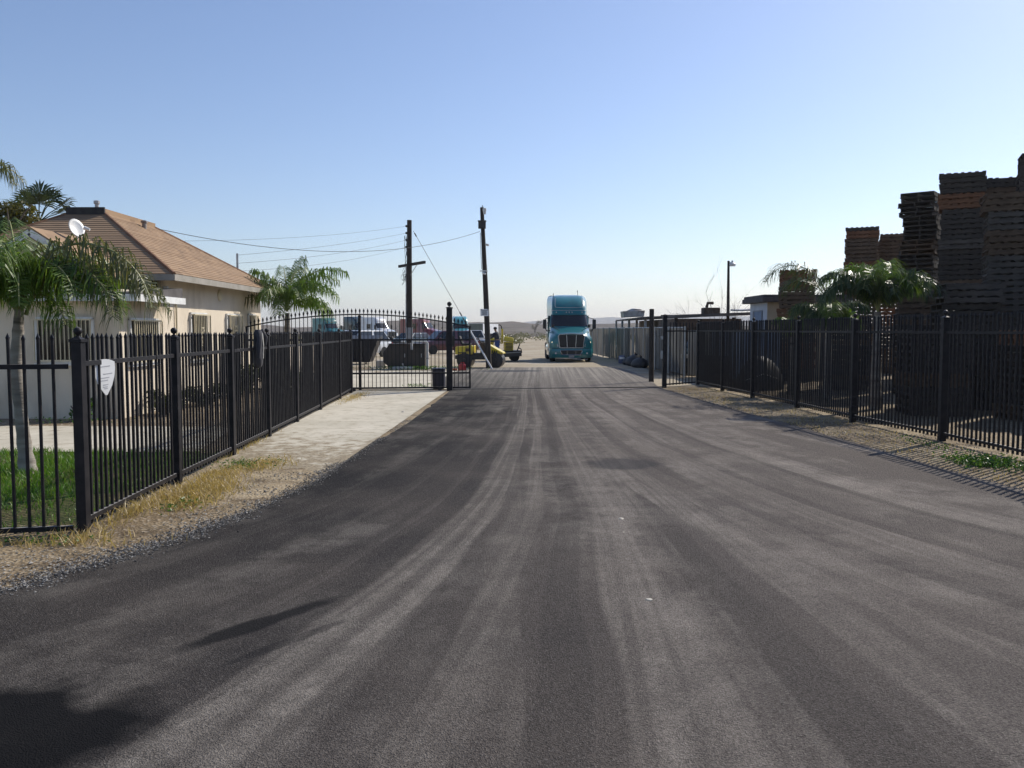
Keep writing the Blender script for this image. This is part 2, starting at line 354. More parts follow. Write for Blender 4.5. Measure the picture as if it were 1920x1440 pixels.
def concrete():
    m,n,l,b=nt('dusty_concrete'); tc=n.new('ShaderNodeTexCoord'); ob=tc.outputs['Object']
    c=mixc(n,l,noise_fac(n,l,ob,.7,6),(.57,.52,.42),(.45,.41,.32))
    c=mixc(n,l,noise_fac(n,l,ob,3.5,7,.5,.72,.7),c,(.3,.25,.17))
    c=mixc(n,l,math_(n,l,'MULTIPLY',noise_fac(n,l,ob,14,5,.62,.75,.7),.5),c,(.2,.16,.11))
    at=n.new('ShaderNodeAttribute'); at.attribute_name='edge'
    w=noise_fac(n,l,ob,5,6,.3,.7); e=math_(n,l,'ADD',at.outputs['Fac'],math_(n,l,'MULTIPLY',math_(n,l,'SUBTRACT',w,.5),.9))
    r=n.new('ShaderNodeMapRange'); r.inputs['From Min'].default_value=.35; r.inputs['From Max'].default_value=.75; l.new(e,r.inputs['Value'])
    dd=mixc(n,l,noise_fac(n,l,ob,30,4),(.15,.11,.065),(.36,.3,.2))
    c=mixc(n,l,r.outputs[0],c,dd)
    l.new(c,b.inputs['Base Color']); b.inputs['Roughness'].default_value=.92
    t=N(n,'ShaderNodeTexNoise',Scale=45,Detail=5); l.new(ob,t.inputs['Vector']); bump(n,l,b,t.outputs['Fac'],.4,.012); return m
M['concrete']=concrete()
M['stone']=leafmat('loose_gravel',(.12,.1,.08),(.28,.25,.2),(.5,.46,.4),.0,.9)
M['stone_dark']=leafmat('tar_gravel',(.03,.03,.032),(.09,.085,.08),(.34,.32,.29),.0,.9)
M['hill']=ground_mat('scrub_hillside',((.1,.082,.075),(.15,.125,.1),(.07,.065,.045)),.02,False)
M['slats']=mat('grey_privacy_slats',(.4,.39,.36),(.3,.29,.27),1.5,.7,0,dirt=(.2,.19,.17),dscale=1,stretch=(1,1,.4),trans=.55)
M['galv']=mat('galvanised_steel',(.4,.41,.42),(.32,.33,.33),6,.4,.7)
# ================================================================== light and sky
SUN_EL, SUN_AZ = rad(38.5), math.atan2(.73,.68)
SUN_V = Vector((math.sin(SUN_AZ)*math.cos(SUN_EL), math.cos(SUN_AZ)*math.cos(SUN_EL), math.sin(SUN_EL)))
w=bpy.data.worlds.new("World"); scene.world=w; w.use_nodes=True
wn_=w.node_tree.nodes; wl=w.node_tree.links; bg=wn_['Background']
sky=wn_.new('ShaderNodeTexSky'); sky.sky_type='NISHITA'; sky.sun_disc=False
sky.sun_elevation=SUN_EL; sky.sun_rotation=SUN_AZ; sky.altitude=60; sky.air_density=1.0; sky.dust_density=.6; sky.ozone_density=2.5
tint=wn_.new('ShaderNodeMix'); tint.data_type='RGBA'; tint.blend_type='MULTIPLY'; tint.inputs[0].default_value=1; tint.inputs[7].default_value=(.985,.972,1.055,1)
wl.new(sky.outputs[0],tint.inputs[6]); wl.new(tint.outputs[2],bg.inputs['Color']); bg.inputs['Strength'].default_value=.131
sl=bpy.data.lights.new('sun','SUN'); sl.energy=5.0; sl.angle=rad(.5); sl.color=(1,.94,.84)
so=bpy.data.objects.new('sun',sl); col.objects.link(so); so.location=(20,20,30); so.rotation_euler=SUN_V.to_track_quat('Z','Y').to_euler()
scene.view_settings.view_transform='Standard'; scene.view_settings.look='None'; scene.view_settings.exposure=0; scene.view_settings.gamma=1
scene.cycles.use_denoising=True; scene.cycles.denoising_prefilter='ACCURATE'; scene.cycles.max_bounces=8; scene.cycles.transparent_max_bounces=8; scene.cycles.volume_bounces=0
scene.cycles.use_adaptive_sampling=False; scene.cycles.sample_clamp_indirect=4
# ================================================================== ground
struct(MB().add([(-2400,-80,0),(2400,-80,0),(2400,4900,0),(-2400,4900,0)],[(0,1,2,3)]).build('ground',M['dirt']))
def lerp(tab,y):
    if y<=tab[0][0]: return tab[0][1]
    for (a,va),(b,vb) in zip(tab,tab[1:]):
        if y<=b: return va+(vb-va)*(y-a)/(b-a)
    return tab[-1][1]
LEFT=[(-4,-16),(1,-12),(3.2,-7.6),(4.3,-5.2),(5.68,-3.45),(7.16,-2.86),(8.3,-2.52),(10,-2.28),(13.3,-2.15),(16.7,-1.95),(24.6,-1.8),(27,-2.1),(30,-2.6),(36,-2.4),(41,-1.6)]
RIGHT=[(-4,16),(2,9.8),(5,7.2),(7,6.15),(8.5,5.75),(10.3,5.55),(12.9,5.4),(16,5.2),(18.2,4.98),(26,4.5),(30,4.9),(36,5.1),(41,4.9)]
GT=[(0,5.0),(3.7,3.8),(6,2.8),(9,2.05),(14,1.45),(20,1.1),(25,1),(45,1.15)]
CT=[(0,-4.2),(3.7,-2.75),(6,-1.7),(9,-.95),(14,-.42),(20,-.12),(25,0),(45,.55)]
def smooth_tab(t):   # soften the corners of the table
    return [(y, sum(lerp(t,y+d) for d in (-1.2,-.6,0,.6,1.2))/5) for y in [i*.5 for i in range(-8,90)]]
C3=[(0,2.2),(3.7,.9),(6,.25),(9,-.1),(14,-.25),(20,-.12),(25,0),(45,.55)]
G3=[(0,2.6),(3.7,2.1),(6,1.8),(9,1.5),(14,1.22),(20,1.06),(25,1),(45,1.15)]
GT,CT,C3,G3=[smooth_tab(t) for t in (GT,CT,C3,G3)]
def edge_l(y): return lerp(LEFT,y)+.05*mnoise.noise((y*1.9,3.1,0))+.03*mnoise.noise((y*6.3,1.1,0))
def edge_r(y): return lerp(RIGHT,y)+.04*mnoise.noise((y*1.7,9.1,0))+.025*mnoise.noise((y*5.9,5.1,0))
def road():
    vs=[];fs=[];uvs=[];NC=40;y=-4.;rows=[]
    while y<=41: rows.append(y); y+=.2 if y<15 else .5
    for r,y in enumerate(rows):
        a,b=edge_l(y),edge_r(y)
        for c in range(NC+3):
            if c==0: x,z=a-.03,-.01
            elif c==NC+2: x,z=b+.03,-.01
            else: x=a+(b-a)*(c-1)/NC; z=.028
            if y>40.6: z=-.01
            vs.append((x,y,z)); uvs.append(((x-lerp(CT,y))/lerp(GT,y),y))
    n=NC+3
    for r in range(len(rows)-1):
        for c in range(n-1): i=r*n+c; fs.append((i,i+1,i+n+1,i+n))
    mb=MB(); mb.add(vs,fs); o=mb.build('road',M['asphalt']); me=o.data
    def layer(nm,fn):
        lay=me.uv_layers.new(name=nm)
        for lp in me.loops: x,y,z=vs[lp.vertex_index]; lay.data[lp.index].uv=(fn(x,y),y)
    layer('track',lambda x,y:(x-lerp(CT,y))/lerp(GT,y))
    layer('straight',lambda x,y:(x+.02*(25-y))/(1+.018*max(0,25-y)))
    layer('right_turn',lambda x,y:(x-lerp(C3,y))/lerp(G3,y))
    return struct(o)
road()
def sheet(name,m,pts,z,edge=None,nx=30,ny=30):
    """bilinear sheet between four corners; the 'edge' attribute says how far it has worn into the earth"""
    a,b,c,d=[Vector((p[0],p[1],z)) for p in pts]; vs=[];at=[]
    for j in range(ny+1):
        for i in range(nx+1):
            u,v=i/nx,j/ny; p=(a*(1-u)+b*u)*(1-v)+(d*(1-u)+c*u)*v; p.z-=(.03*max(0,1-v*9) if name=='concrete_apron' else 0); vs.append(p); at.append(edge(u,v,p) if edge else 0)
    n=nx+1; fs=[(j*n+i,j*n+i+1,j*n+i+n+1,j*n+i+n) for j in range(ny) for i in range(nx)]
    mb=MB(); mb.add(vs,fs); o=mb.build(name,m); t=o.data.attributes.new('edge','FLOAT','POINT')
    for i,e in enumerate(at): t.data[i].value=e
    return struct(o)
# verge of earth and gravel left of the road, and right of it
def strip(name,m,xl,xr,y0,y1,z,ny=60,nx=8):
    vs=[];fs=[]
    for j in range(ny+1):
        y=y0+(y1-y0)*j/ny; a,b=xl(y),xr(y)
        for i in range(nx+1): vs.append((a+(b-a)*i/nx,y,z+.012*mnoise.noise((a+(b-a)*i/nx*2.,y*2.,.3))))
    n=nx+1; fs=[(j*n+i,j*n+i+1,j*n+i+n+1,j*n+i+n) for j in range(ny) for i in range(nx)]
    mb=MB(); mb.add(vs,fs); return struct(mb.build(name,m,smooth=True,angle=None))
FLX=lambda y: -3.78-.044*(y-7.44)          # the long left fence
FRX=lambda y: 7.1-.062*(y-10.3)            # the right fence
strip('verge',M['verge'],lambda y: FLX(y)-.15 if y>7.3 else -16+.0*y,lambda y: lerp(LEFT,y)+.3,-3,25,.006)
strip('right_verge',M['verge'],lambda y: lerp(RIGHT,y)-.3,lambda y: FRX(y)+.5,-3,27,.006)
# concrete apron in front of the gate
def apron(u,v,p):
    return max(0,1-v*2.6)*1.0+max(0,.18-u)*1.2+max(0,(u-.93))*4
sheet('concrete_apron',M['concrete'],[(-3.9,10.6),(-2.3,10.2),(-1.9,24.9),(-4.55,24.9)],.024,apron,24,80)
# yard slab beyond the gate, walkway by the house, lawn
sheet('yard_pavement',M['concrete'],[(-7.6,25.6),(-1.9,25.6),(-2.4,37.5),(-11.5,37.5)],.012,lambda u,v,p: max(0,v-.8)*3+max(0,.1-u)*4,24,40)
sheet('walkway',M['concrete'],[(-14,12.55),(-4.6,12.4),(-5.1,15.7),(-14,15.9)],.014,lambda u,v,p: max(0,u-.82)*3+max(0,.06-v)*4+max(0,v-.92)*5,40,20)
sheet('lawn',M['lawn'],[(-13,7.2),(-3.95,7.6),(-4.3,12.3),(-13,12.5)],.010,None,10,10)
strip('yard_ground',M['far_dirt'],lambda y:-150,lambda y:150,41.5,420,.006,20,6)
strip('lane_earth',M['far_dirt'],lambda y:-4-(y-27)*.2,lambda y:6.1,27,42,.008,20,6)
# low scrub hills and the far range
def hills(name,x0,x1,y0,y1,h,seed,nx,ny,m,f):
    vs=[]
    for j in range(ny+1):
        for i in range(nx+1):
            x=x0+(x1-x0)*i/nx; y=y0+(y1-y0)*j/ny; t=math.sin(math.pi*j/ny)
            z=h*t*(.55+.6*mnoise.fractal((x*f,y*f*.6,seed),1.0,2.0,4))*min(1,i/4,(nx-i)/4)
            vs.append((x,y,max(z,-.5) if t>0.01 else -.6))
    n=nx+1; mb=MB(); mb.add(vs,[(j*n+i,j*n+i+1,j*n+i+n+1,j*n+i+n) for j in range(ny) for i in range(nx)])
    return struct(mb.build(name,m,smooth=True,angle=None))
hills('hills',-420,420,430,760,8.5,2.2,110,26,M['hill'],.011)
hills('berm',-60,60,205,250,2.1,5.2,60,10,M['hill'],.05)
hills('mountain',-300,2200,3300,4300,62,7.7,90,20,M['hill'],.0016)
# ================================================================== iron fences
def fence_panel(a,b,h,rails,step,zb=.06,sz=.019,bent=0,skip_ends=True):
    """pickets and rails between two posts, as one panel"""
    mb=MB(); a=Vector(a); b=Vector(b); d=b-a; L=d.length; u=d/L; n=Vector((-u.y,u.x,0))
    for zr in rails: mb.bar(a+Vector((0,0,zr)),b+Vector((0,0,zr)),.036,.042)
    k=max(1,int(round(L/step))); 
    for i in range(k if not skip_ends else k-1):
        t=(i+1)/k if skip_ends else (i+.5)/k
        p=a+d*t+Vector((0,0,0))+u*RN.uniform(-.004,.004); s=sz/2; hh=h+RN.uniform(-.006,.006)
        lean=Vector((RN.gauss(0,.007),RN.gauss(0,.007),0))
        q=[p+(-u-n)*s,p+(u-n)*s,p+(u+n)*s,p+(-u+n)*s]
        z0,z1=Vector((0,0,zb)),Vector((0,0,hh-.06))
        mb.hexa([x+z0 for x in q]+[x+z1+lean for x in q])
        tip=p+Vector((0,0,hh))+lean; top=[x+z1+lean for x in q]
        w=[p+z1+lean+Vector((0,0,.018))+(x-p)*1.25 for x in q]
        mb.add(top+w+[tip],[(0,1,5,4),(1,2,6,5),(2,3,7,6),(3,0,4,7),(4,5,8),(5,6,8),(6,7,8),(7,4,8)])
    return mb
def post_parts(root,p,h,w,finial='ball',mt=None):
    mt=mt or M['iron']; x,y=p[0],p[1]
    o=MB().box(x-w/2,x+w/2,y-w/2,y+w/2,-.03,h).build('post',mt,root,bevel=.004)
    c=MB(); c.box(x-w*.62,x+w*.62,y-w*.62,y+w*.62,h+.001,h+.028)
    c.add([(x-w*.5,y-w*.5,h+.028),(x+w*.5,y-w*.5,h+.028),(x+w*.5,y+w*.5,h+.028),(x-w*.5,y+w*.5,h+.028),(x,y,h+.062)],[(0,1,4),(1,2,4),(2,3,4),(3,0,4)])
    if finial:
        r=.042*w/.1
        prof=[(.016,h+.04),(.013,h+.06)]+[(max(.004,r*math.sin(math.pi*k/8)),h+.06+r-r*math.cos(math.pi*k/8)) for k in range(1,9)]
        c.lathe((x,y,0),prof,12)
    c.build('finial',mt,o,smooth=True,world=False)
    return o
left_pts=[(-3.78,7.44),(-3.9,9.86),(-3.98,12.05),(-4.06,14.15),(-4.16,16.4),(-4.27,18.9),(-4.42,21.8),(-4.58,24.2)]
lf=thing('iron_fence','long black picket fence with ball topped posts beside the concrete apron','fence',(-3.78,7.44,0),group='black iron fences')
for p in left_pts: post_parts(lf,p,1.69,.088)
for a,b in zip(left_pts,left_pts[1:]):
    A=Vector((*a,0));B=Vector((*b,0));u=(B-A).normalized()*.055
    fence_panel(A+u,B-u,1.77,(.12,1.5),.112,sz=.023).build('picket_panel',M['iron'],lf)
ff=thing('iron_fence','short black iron picket fence crossing in front of the lawn and palm trunk','fence',(-5,7.35,0),group='black iron fences')
fp=[(-3.86,7.41),(-6.4,6.95),(-8.9,6.5)]
for p in fp[1:]: post_parts(ff,p,1.69,.088)
for a,b in zip(fp,fp[1:]):
    A=Vector((*a,0));B=Vector((*b,0))
    fence_panel(A,B,1.77,(.06,1.48),.116,zb=.03,sz=.022).build('picket_panel',M['iron'],ff)
right_pts=[(6.98,10.3),(6.82,13.7),(6.52,16.55),(6.42,19.5),(6.3,22.5),(6.12,25.0),(5.98,27.7)]
right_pts=[(7.28,7.5)]+right_pts
right_pts=[(x+.12 if y<20 else x+.06,y) for x,y in right_pts]
rf=thing('iron_fence','tall black iron picket fence in front of the pallet stacks, right of the road','fence',(6.9,10.3,0),group='black iron fences')
for p in right_pts: post_parts(rf,p,1.97,.1)
for a,b in zip(right_pts,right_pts[1:]):
    A=Vector((*a,0));B=Vector((*b,0));u=(B-A).normalized()*.06
    fence_panel(A+u,B-u,2.06,(.13,1.755),.108,sz=.026).build('picket_panel',M['iron'],rf)
sg=thing('iron_fence','short black iron fence of widely spaced bars between the gate post and the right fence','fence',(4.75,26.6,0),group='black iron fences')
A=Vector((4.82,26.55,0));B=Vector((5.94,27.65,0))
fence_panel(A,B,2.05,(.1,1.755),.17,sz=.022).build('picket_panel',M['iron'],sg)
# gate posts
gp=thing('gate_post','tall square black gate post with ball finial left of the road opening','gate post',(-1.83,25.0,0),group='gate posts')
post_parts(gp,(-1.83,25.02),2.42,.16)
MB().box(-1.95,-1.71,25.105,25.16,1.3,1.62).build('latch_box',M['dark_metal'],gp)
g2=thing('gate_post','round topped black gate post nearest the right edge of the road','gate post',(4.72,26.35,0),group='gate posts')
post_parts(g2,(4.72,26.4),2.22,.13,None)
m_=MB(); m_.bar((4.62,26.33,.9),(4.62,26.33,1.15),.06,.05); m_.bar((4.62,26.33,1.5),(4.62,26.33,1.6),.06,.05); m_.build('latch_bracket',M['galv'],g2)
g3=thing('gate_post','round wooden post standing just left of the black gate post right of the road','gate post',(4.75,29.1,0),group='gate posts')
MB().tube([(4.76,29.1,-.05),(4.75,29.1,1.4),(4.75,29.1,2.5)],[.09,.086,.08],12).build('post',M['pole'],g3,smooth=True)
# sliding gate, rolled open to the left
GA,GB=Vector((-7.62,24.55,0)),Vector((-1.25,25.32,0)); gd=GB-GA; gu=gd.normalized(); gn=Vector((-gu.y,gu.x,0))
gate=thing('sliding_gate','arched black iron sliding gate with spear tips, rolled open in front of the yard','gate',GA)
arc=lambda t: 1.88+.36*(1-(2*t-1)**2)
f_=MB(); K=24
f_.tube([GA+gd*(i/K)+Vector((0,0,arc(i/K))) for i in range(K+1)],.021,6)
for z in (.09,.52,1.5): f_.bar(GA+Vector((0,0,z)),GB+Vector((0,0,z)),.045,.05)
f_.bar(GA+Vector((0,0,.06)),GA+Vector((0,0,1.9)),.05); f_.bar(GB+Vector((0,0,.06)),GB+Vector((0,0,1.9)),.05)
f_.build('gate_frame',M['iron'],gate)
n_=56
for i in range(1,n_):
    t=i/n_; p=GA+gd*t; b_=MB(); s=.0095; zt=arc(t)+.05
    b_.box(-s,s,-s,s,.1,zt)
    b_.loft([[(-r,-r*.5,z),(r,-r*.5,z),(r,r*.5,z),(-r,r*.5,z)] for r,z in ((.012,zt),(.022,zt+.012),(.012,zt+.022),(.03,zt+.045),(.004,zt+.125))])
    o=b_.build('picket',M['iron'],gate,world=False); o.location=p-GA; o.rotation_euler=(0,0,math.atan2(gu.y,gu.x))
for t in (.12,.47,.86):
    p=GA+gd*t-gn*.02; MB().lathe((p.x,p.y,.03),[(.055,-.012),(.06,-.006),(.06,.006),(.055,.012)],12,1).build('wheel',M['dark_metal'],gate,smooth=True)
gpost=thing('guide_post','slim black guide post holding the open sliding gate near the end of the left fence','gate post',(-4.5,25.2,0),group='gate posts')
post_parts(gpost,(-4.5,25.25),2.18,.075,None)
tr_=MB(); tr_.bar(GA+Vector((0,-.03,.012)),Vector((4.72,26.2,.045)),.05,.02); o=tr_.build('gate_track',M['dark_metal']); tag(o,'thin steel gate track crossing the road between the gate posts','gate track')
# sign and jacket on the left fence
def shield(w,h):
    pts=[]
    for k in range(9): t=-1+2*k/8; pts.append((t*w/2, h*.5-.035*t*t))
    pts += [(w*.5,h*.22),(w*.44,0),(w*.3,-h*.25),(w*.04,-h*.5),(-w*.04,-h*.5),(-w*.3,-h*.25),(-w*.44,0),(-w*.5,h*.22)]
    return pts
sp=thing('fence_sign','white shield shaped sign hanging on the left fence beside the corner post','sign',(-3.775,7.9,1.36),rad(78))
sh=shield(.26,.335); m_=MB(); m_.prism([(x,-.004,z) for x,z in sh],(0,.008,0)); pl=m_.build('sign_plate',M['sign_white'],sp,world=False)
t_=MB()
for x0,x1,z in ((-.05,.07,.1),(-.02,.09,.03),(-.09,.05,-.005),(-.06,.03,-.03),(-.03,.03,-.07),(-.035,.02,-.09),(-.02,.02,-.105)):
    t_.box(x0,x1,-.0062,-.0048,z-.004,z+.004)
t_.build('lettering',M['ink_light'],sp,world=False)
sp.rotation_euler=(0,rad(-4),rad(72))
jk=thing('hanging_jacket','dark grey jacket draped over the tips of the left fence','jacket',(-4.0,13.35,1.0))
jm=MB(); rings=[]
prof=[(1.80,.06,.03),(1.76,.09,.06),(1.68,.11,.07),(1.55,.12,.07),(1.42,.125,.075),(1.32,.12,.07),(1.25,.1,.06),(1.2,.05,.03)]
for z,ry,rx in prof:
    rings.append([(-3.97+rx*math.cos(2*math.pi*k/14)*(1+.18*math.sin(5*k+z*9)),13.35+ry*math.sin(2*math.pi*k/14)*(1+.12*math.sin(3*k+z*7)),z) for k in range(14)])
jm.loft(rings); jm.build('jacket_body',M['jacket'],jk,smooth=True,angle=None)
sm=MB(); sm.tube([(-3.94,13.27,1.78),(-3.9,13.2,1.66),(-3.91,13.17,1.5),(-3.92,13.18,1.36)],[.035,.045,.042,.03],9); sm.build('sleeve',M['jacket'],jk,smooth=True)
sm=MB(); sm.tube([(-3.94,13.43,1.79),(-3.9,13.5,1.68),(-3.92,13.53,1.55)],[.035,.042,.03],9); sm.build('sleeve',M['jacket'],jk,smooth=True)
sm=MB(); sm.bar((-3.893,13.33,1.74),(-3.886,13.36,1.55),.03,.006,up=(1,0,0)); sm.bar((-3.886,13.36,1.55),(-3.89,13.35,1.35),.022,.006,up=(1,0,0)); sm.build('lining',M['jacket_light'],jk)
# ================================================================== house
H=thing('stucco_house','cream stucco bungalow with a brown shingle hip roof behind the left fence','house',(-10.6,17.2,0))
w_=MB(); w_.box(-13.4,-7.9,19.3,26.9,-.05,3.02); w_.box(-11.3,-7.903,17.2,19.302,-.05,2.62)
w_.prism([(-11.0,18.0,2.6),(-8.75,18.0,2.6),(-8.75,18.0,3.0),(-9.94,18.0,3.83),(-11.0,18.0,3.1)],(0,2.6,0))
wall=w_.build('wall',M['stucco'],H)
# main hip roof
ev=[(-13.9,18.8,3.02),(-7.4,18.8,3.02),(-7.4,27.4,3.02),(-13.9,27.4,3.02)]; tp=[(-11.1,21.6,4.7),(-10.2,21.6,4.7),(-10.2,24.6,4.7),(-11.1,24.6,4.7)]
r_=MB(); r_.add([(x,y,z) for x,y,z in ev]+tp,[(0,1,5,4),(1,2,6,5),(2,3,7,6),(3,0,4,7),(4,5,6,7)])
def courses(mb,A,B_,C,D,n,t=.014):     # overlapping shingle courses, each lapping the one below
    A,B_,C,D=[Vector(p) for p in (A,B_,C,D)]; nn=(B_-A).cross(D-A).normalized()
    for k in range(n):
        a,b=k/n,(k+1)/n; L0,R0,L1,R1=A.lerp(D,a),B_.lerp(C,a),A.lerp(D,b),B_.lerp(C,b); w_=nn*(t+RN.uniform(-.003,.003))
        mb.add([L0+w_,R0+w_,R1+nn*.004,L1+nn*.004,L0+nn*.002,R0+nn*.002],[(0,1,2,3),(4,5,1,0),(4,0,3),(5,2,1)])
for a in range(4): b=(a+1)%4; courses(r_,ev[a],ev[b],tp[b],tp[a],27)
roof=r_.build('roof',M['shingle'],H)
s_=MB(); s_.add([(x,y,3.0) for x,y,z in ev],[(3,2,1,0)]); s_.build('soffit',M['soffit'],roof,world=False)
f_=MB()
for a,b in zip(ev,ev[1:]+ev[:1]):
    A=Vector(a);B=Vector(b); f_.bar(A+Vector((0,0,-.075)),B+Vector((0,0,-.075)),.03,.14)
f_.build('fascia',M['soffit'],roof,world=False)
c_=MB(); c_.box(-11.12,-10.18,21.57,24.6,4.66,4.82); 
c_.build('ridge_cap',M['shingle'],roof,world=False)
c_=MB(); c_.box(-11.13,-10.17,21.52,21.568,4.6,4.85); c_.build('ridge_panel',M['tar'],roof,world=False)
for a in range(4):
    A=Vector(ev[a]);B=Vector(tp[a]); h_=MB(); h_.tube([A+Vector((0,0,.0)),B+Vector((0,0,.0))],.045,6); h_.build('hip_cap',M['hip'],roof,world=False)
v_=MB(); v_.lathe((-10.68,22.2,0),[(.05,4.8),(.05,5.02),(.075,5.03),(.075,5.1),(.02,5.12)],10); v_.build('vent_pipe',M['tin'],roof,world=False,smooth=True)
v_=MB(); v_.lathe((-9.9,23.2,0),[(.06,4.4),(.06,4.66),(.09,4.67),(.09,4.72),(.02,4.74)],10); v_.build('vent_pipe',M['tin'],roof,world=False,smooth=True)
# gabled dormer
g_=MB(); ap=3.92
for sx in (1,-1):
    xe=-9.94+sx*1.55; ze=ap-1.55*.64; th=Vector((0,0,-.07))
    ye=18.8+(ze-3.02)/.6 if ze>3.02 else 18.85; yr=18.8+(ap-3.02)/.6+.1
    q=[Vector((-9.94,17.75,ap)),Vector((xe,17.75,ze)),Vector((xe,ye,ze)),Vector((-9.94,yr,ap))]
    if sx<0: q=q[::-1]
    g_.prism([p+th for p in q],-th)
gr=g_.build('dormer_roof',M['shingle'],H)
b_=MB()
for sx in (1,-1): b_.bar((-9.94,17.74,ap-.12),(-9.94+sx*1.55,17.74,ap-.12-1.55*.64),.03,.13)
b_.build('fascia',M['white_paint'],gr,world=False)
# low front roof
l_=MB(); l_.hexa([(-11.8,16.85,2.47),(-7.4,16.85,2.47),(-7.4,19.26,2.5),(-11.8,19.26,2.5),(-11.8,16.85,2.53),(-7.4,16.85,2.53),(-7.4,19.26,2.72),(-11.8,19.26,2.72)])
lr=l_.build('porch_roof',M['roofing'],H)
f_=MB(); f_.box(-11.8,-7.4,16.8,16.848,2.36,2.5); f_.box(-7.398,-7.35,16.8,19.3,2.36,2.5); f_.build('fascia',M['white_paint'],lr,world=False)
def window(x0,y0,x1,y1,z0,z1,nrm,nbars,scroll=True):
    """glass in a frame with welded security bars; nrm is the wall's outward normal"""
    n=Vector(nrm); a=Vector((x0,y0,0)); b=Vector((x1,y1,0)); u=(b-a).normalized(); L=(b-a).length; Z=Vector((0,0,1))
    g=MB(); g.bar(a+n*.004+Z*((z0+z1)/2),b+n*.004+Z*((z0+z1)/2),.02,z1-z0); go=g.build('window',M['glass_dark'],H)
    f=MB()
    for z in (z0,z1): f.bar(a+n*.03+Z*z,b+n*.03+Z*z,.05,.05)
    for p in (a,b): f.bar(p+n*.03+Z*(z0+.026),p+n*.03+Z*(z1-.026),.05,.05,up=u)
    f.bar(a+n*.03+Z*(z0-.05)-u*.05,b+n*.03+Z*(z0-.05)+u*.05,.09,.045)
    f.build('frame',M['white_paint'],go,world=False)
    s=MB()
    for z in (z0+.03,z1-.03): s.bar(a+n*.13+Z*z,b+n*.13+Z*z,.022,.03)
    for i in range(nbars+1):
        p=a+(b-a)*(i/nbars); s.bar(p+n*.13+Z*(z0+.03),p+n*.13+Z*(z1-.03),.014 if 0<i<nbars else .03,.014,up=u)
    for p in (a,b):
        for z in (z0+.03,z1-.03): s.bar(p+n*.06+Z*z,p+n*.13+Z*z,.02,.02)
    if scroll:
        c=a+(b-a)*.5+n*.13+Z*((z0+z1)/2)
        for k in range(4):
            for sg in (1,-1):
                pts=[c+Z*(.12*(k-1.5))+u*sg*(.02+.055*(1-math.cos(t))/1.4)+Z*.05*math.sin(t) for t in [q*.7 for q in range(8)]]
                s.tube(pts,.009,5)
    s.build('security_bars',M['bars'],go,world=False)
window(-9.55,17.2,-8.42,17.2,1.15,2.03,(0,-1,0),13,False)
X=-7.9
def yw(u): return X*FPX/(u-960)/1.0
window(X+.0,17.62,X+.0,19.0,1.1,2.02,(1,0,0),13,False)
window(X,20.95,X,22.05,1.05,2.2,(1,0,0),10)
window(X,23.6,X,24.65,1.15,2.22,(1,0,0),9)
window(X,25.55,X,26.2,1.3,2.25,(1,0,0),7,False)
o=MB().box(-8.28,-7.98,19.22,19.298,2.72,2.98); o.build('attic_vent',M['dark_metal'],H)
o=MB().box(X+.001,X+.1,19.35,20.1,0.02,.5)
d_=MB(); d_.tube([(X+.04,20.05,.1),(X+.04,20.05,2.55),(X+.04,19.9,2.68),(X+.04,19.6,2.68)],.022,8); d_.build('conduit',M['bars'],H,smooth=True)
d_=MB(); d_.cbox((X+.05,19.45,2.72),(.09,.1,.13)); d_.lathe((X+.14,19.45,2.68),[(.03,-.06),(.06,-.02),(.055,.04),(.02,.06)],10,0); d_.build('flood_light',M['white_plastic'],H,smooth=True)
d_=MB(); d_.lathe((X+.0,23.15,2.72),[(.15,.0),(.16,.02),(.13,.04),(.03,.05)],14,0); d_.build('wall_medallion',M['bars'],H,smooth=True)
m_=MB(); m_.tube([(-8.5,26.6,3.2),(-8.5,26.6,4.15)],.035,8); m_.build('service_mast',M['galv'],H,smooth=True)
# satellite dish on the roof
SD=thing('satellite_dish','white satellite dish on the small dormer roof above the drooping palm frond','satellite dish',(-9.62,19.0,3.65))
dm=MB(); rings=[]
Rm=Matrix.Translation((-9.62,19.0,4.02))@Matrix.Rotation(rad(62),4,'Z')@Matrix.Rotation(rad(68),4,'X')@Matrix.Scale(.78,4)
for r,z in ((.02,0),(.1,.008),(.19,.03),(.26,.06),(.265,.05),(.19,.018),(.1,-.004),(.02,-.012)):
    rings.append([Rm@Vector((r*math.cos(2*math.pi*k/20)*.92,r*math.sin(2*math.pi*k/20)*1.08,z)) for k in range(20)])
dm.loft(rings); dm.build('reflector',M['white_plastic'],SD,smooth=True,angle=None)
dm=MB(); dm.tube([(-9.62,19.0,3.6),(-9.62,19.04,3.92),(-9.63,19.02,4.02)],.022,8); dm.build('mast',M['galv'],SD,smooth=True)
q=Rm@Vector((0,-.2,.42)); dm=MB(); dm.tube([Rm@Vector((0,-.27,.03)),Rm@Vector((0,-.3,.28)),q],.014,6); dm.build('feed_arm',M['galv'],SD,smooth=True)
dm=MB(); dm.tube([q-Vector((.05,0,-.02)),q+Vector((.07,0,-.02))],[.045,.03],8); dm.build('receiver',M['white_plastic'],SD,smooth=True)
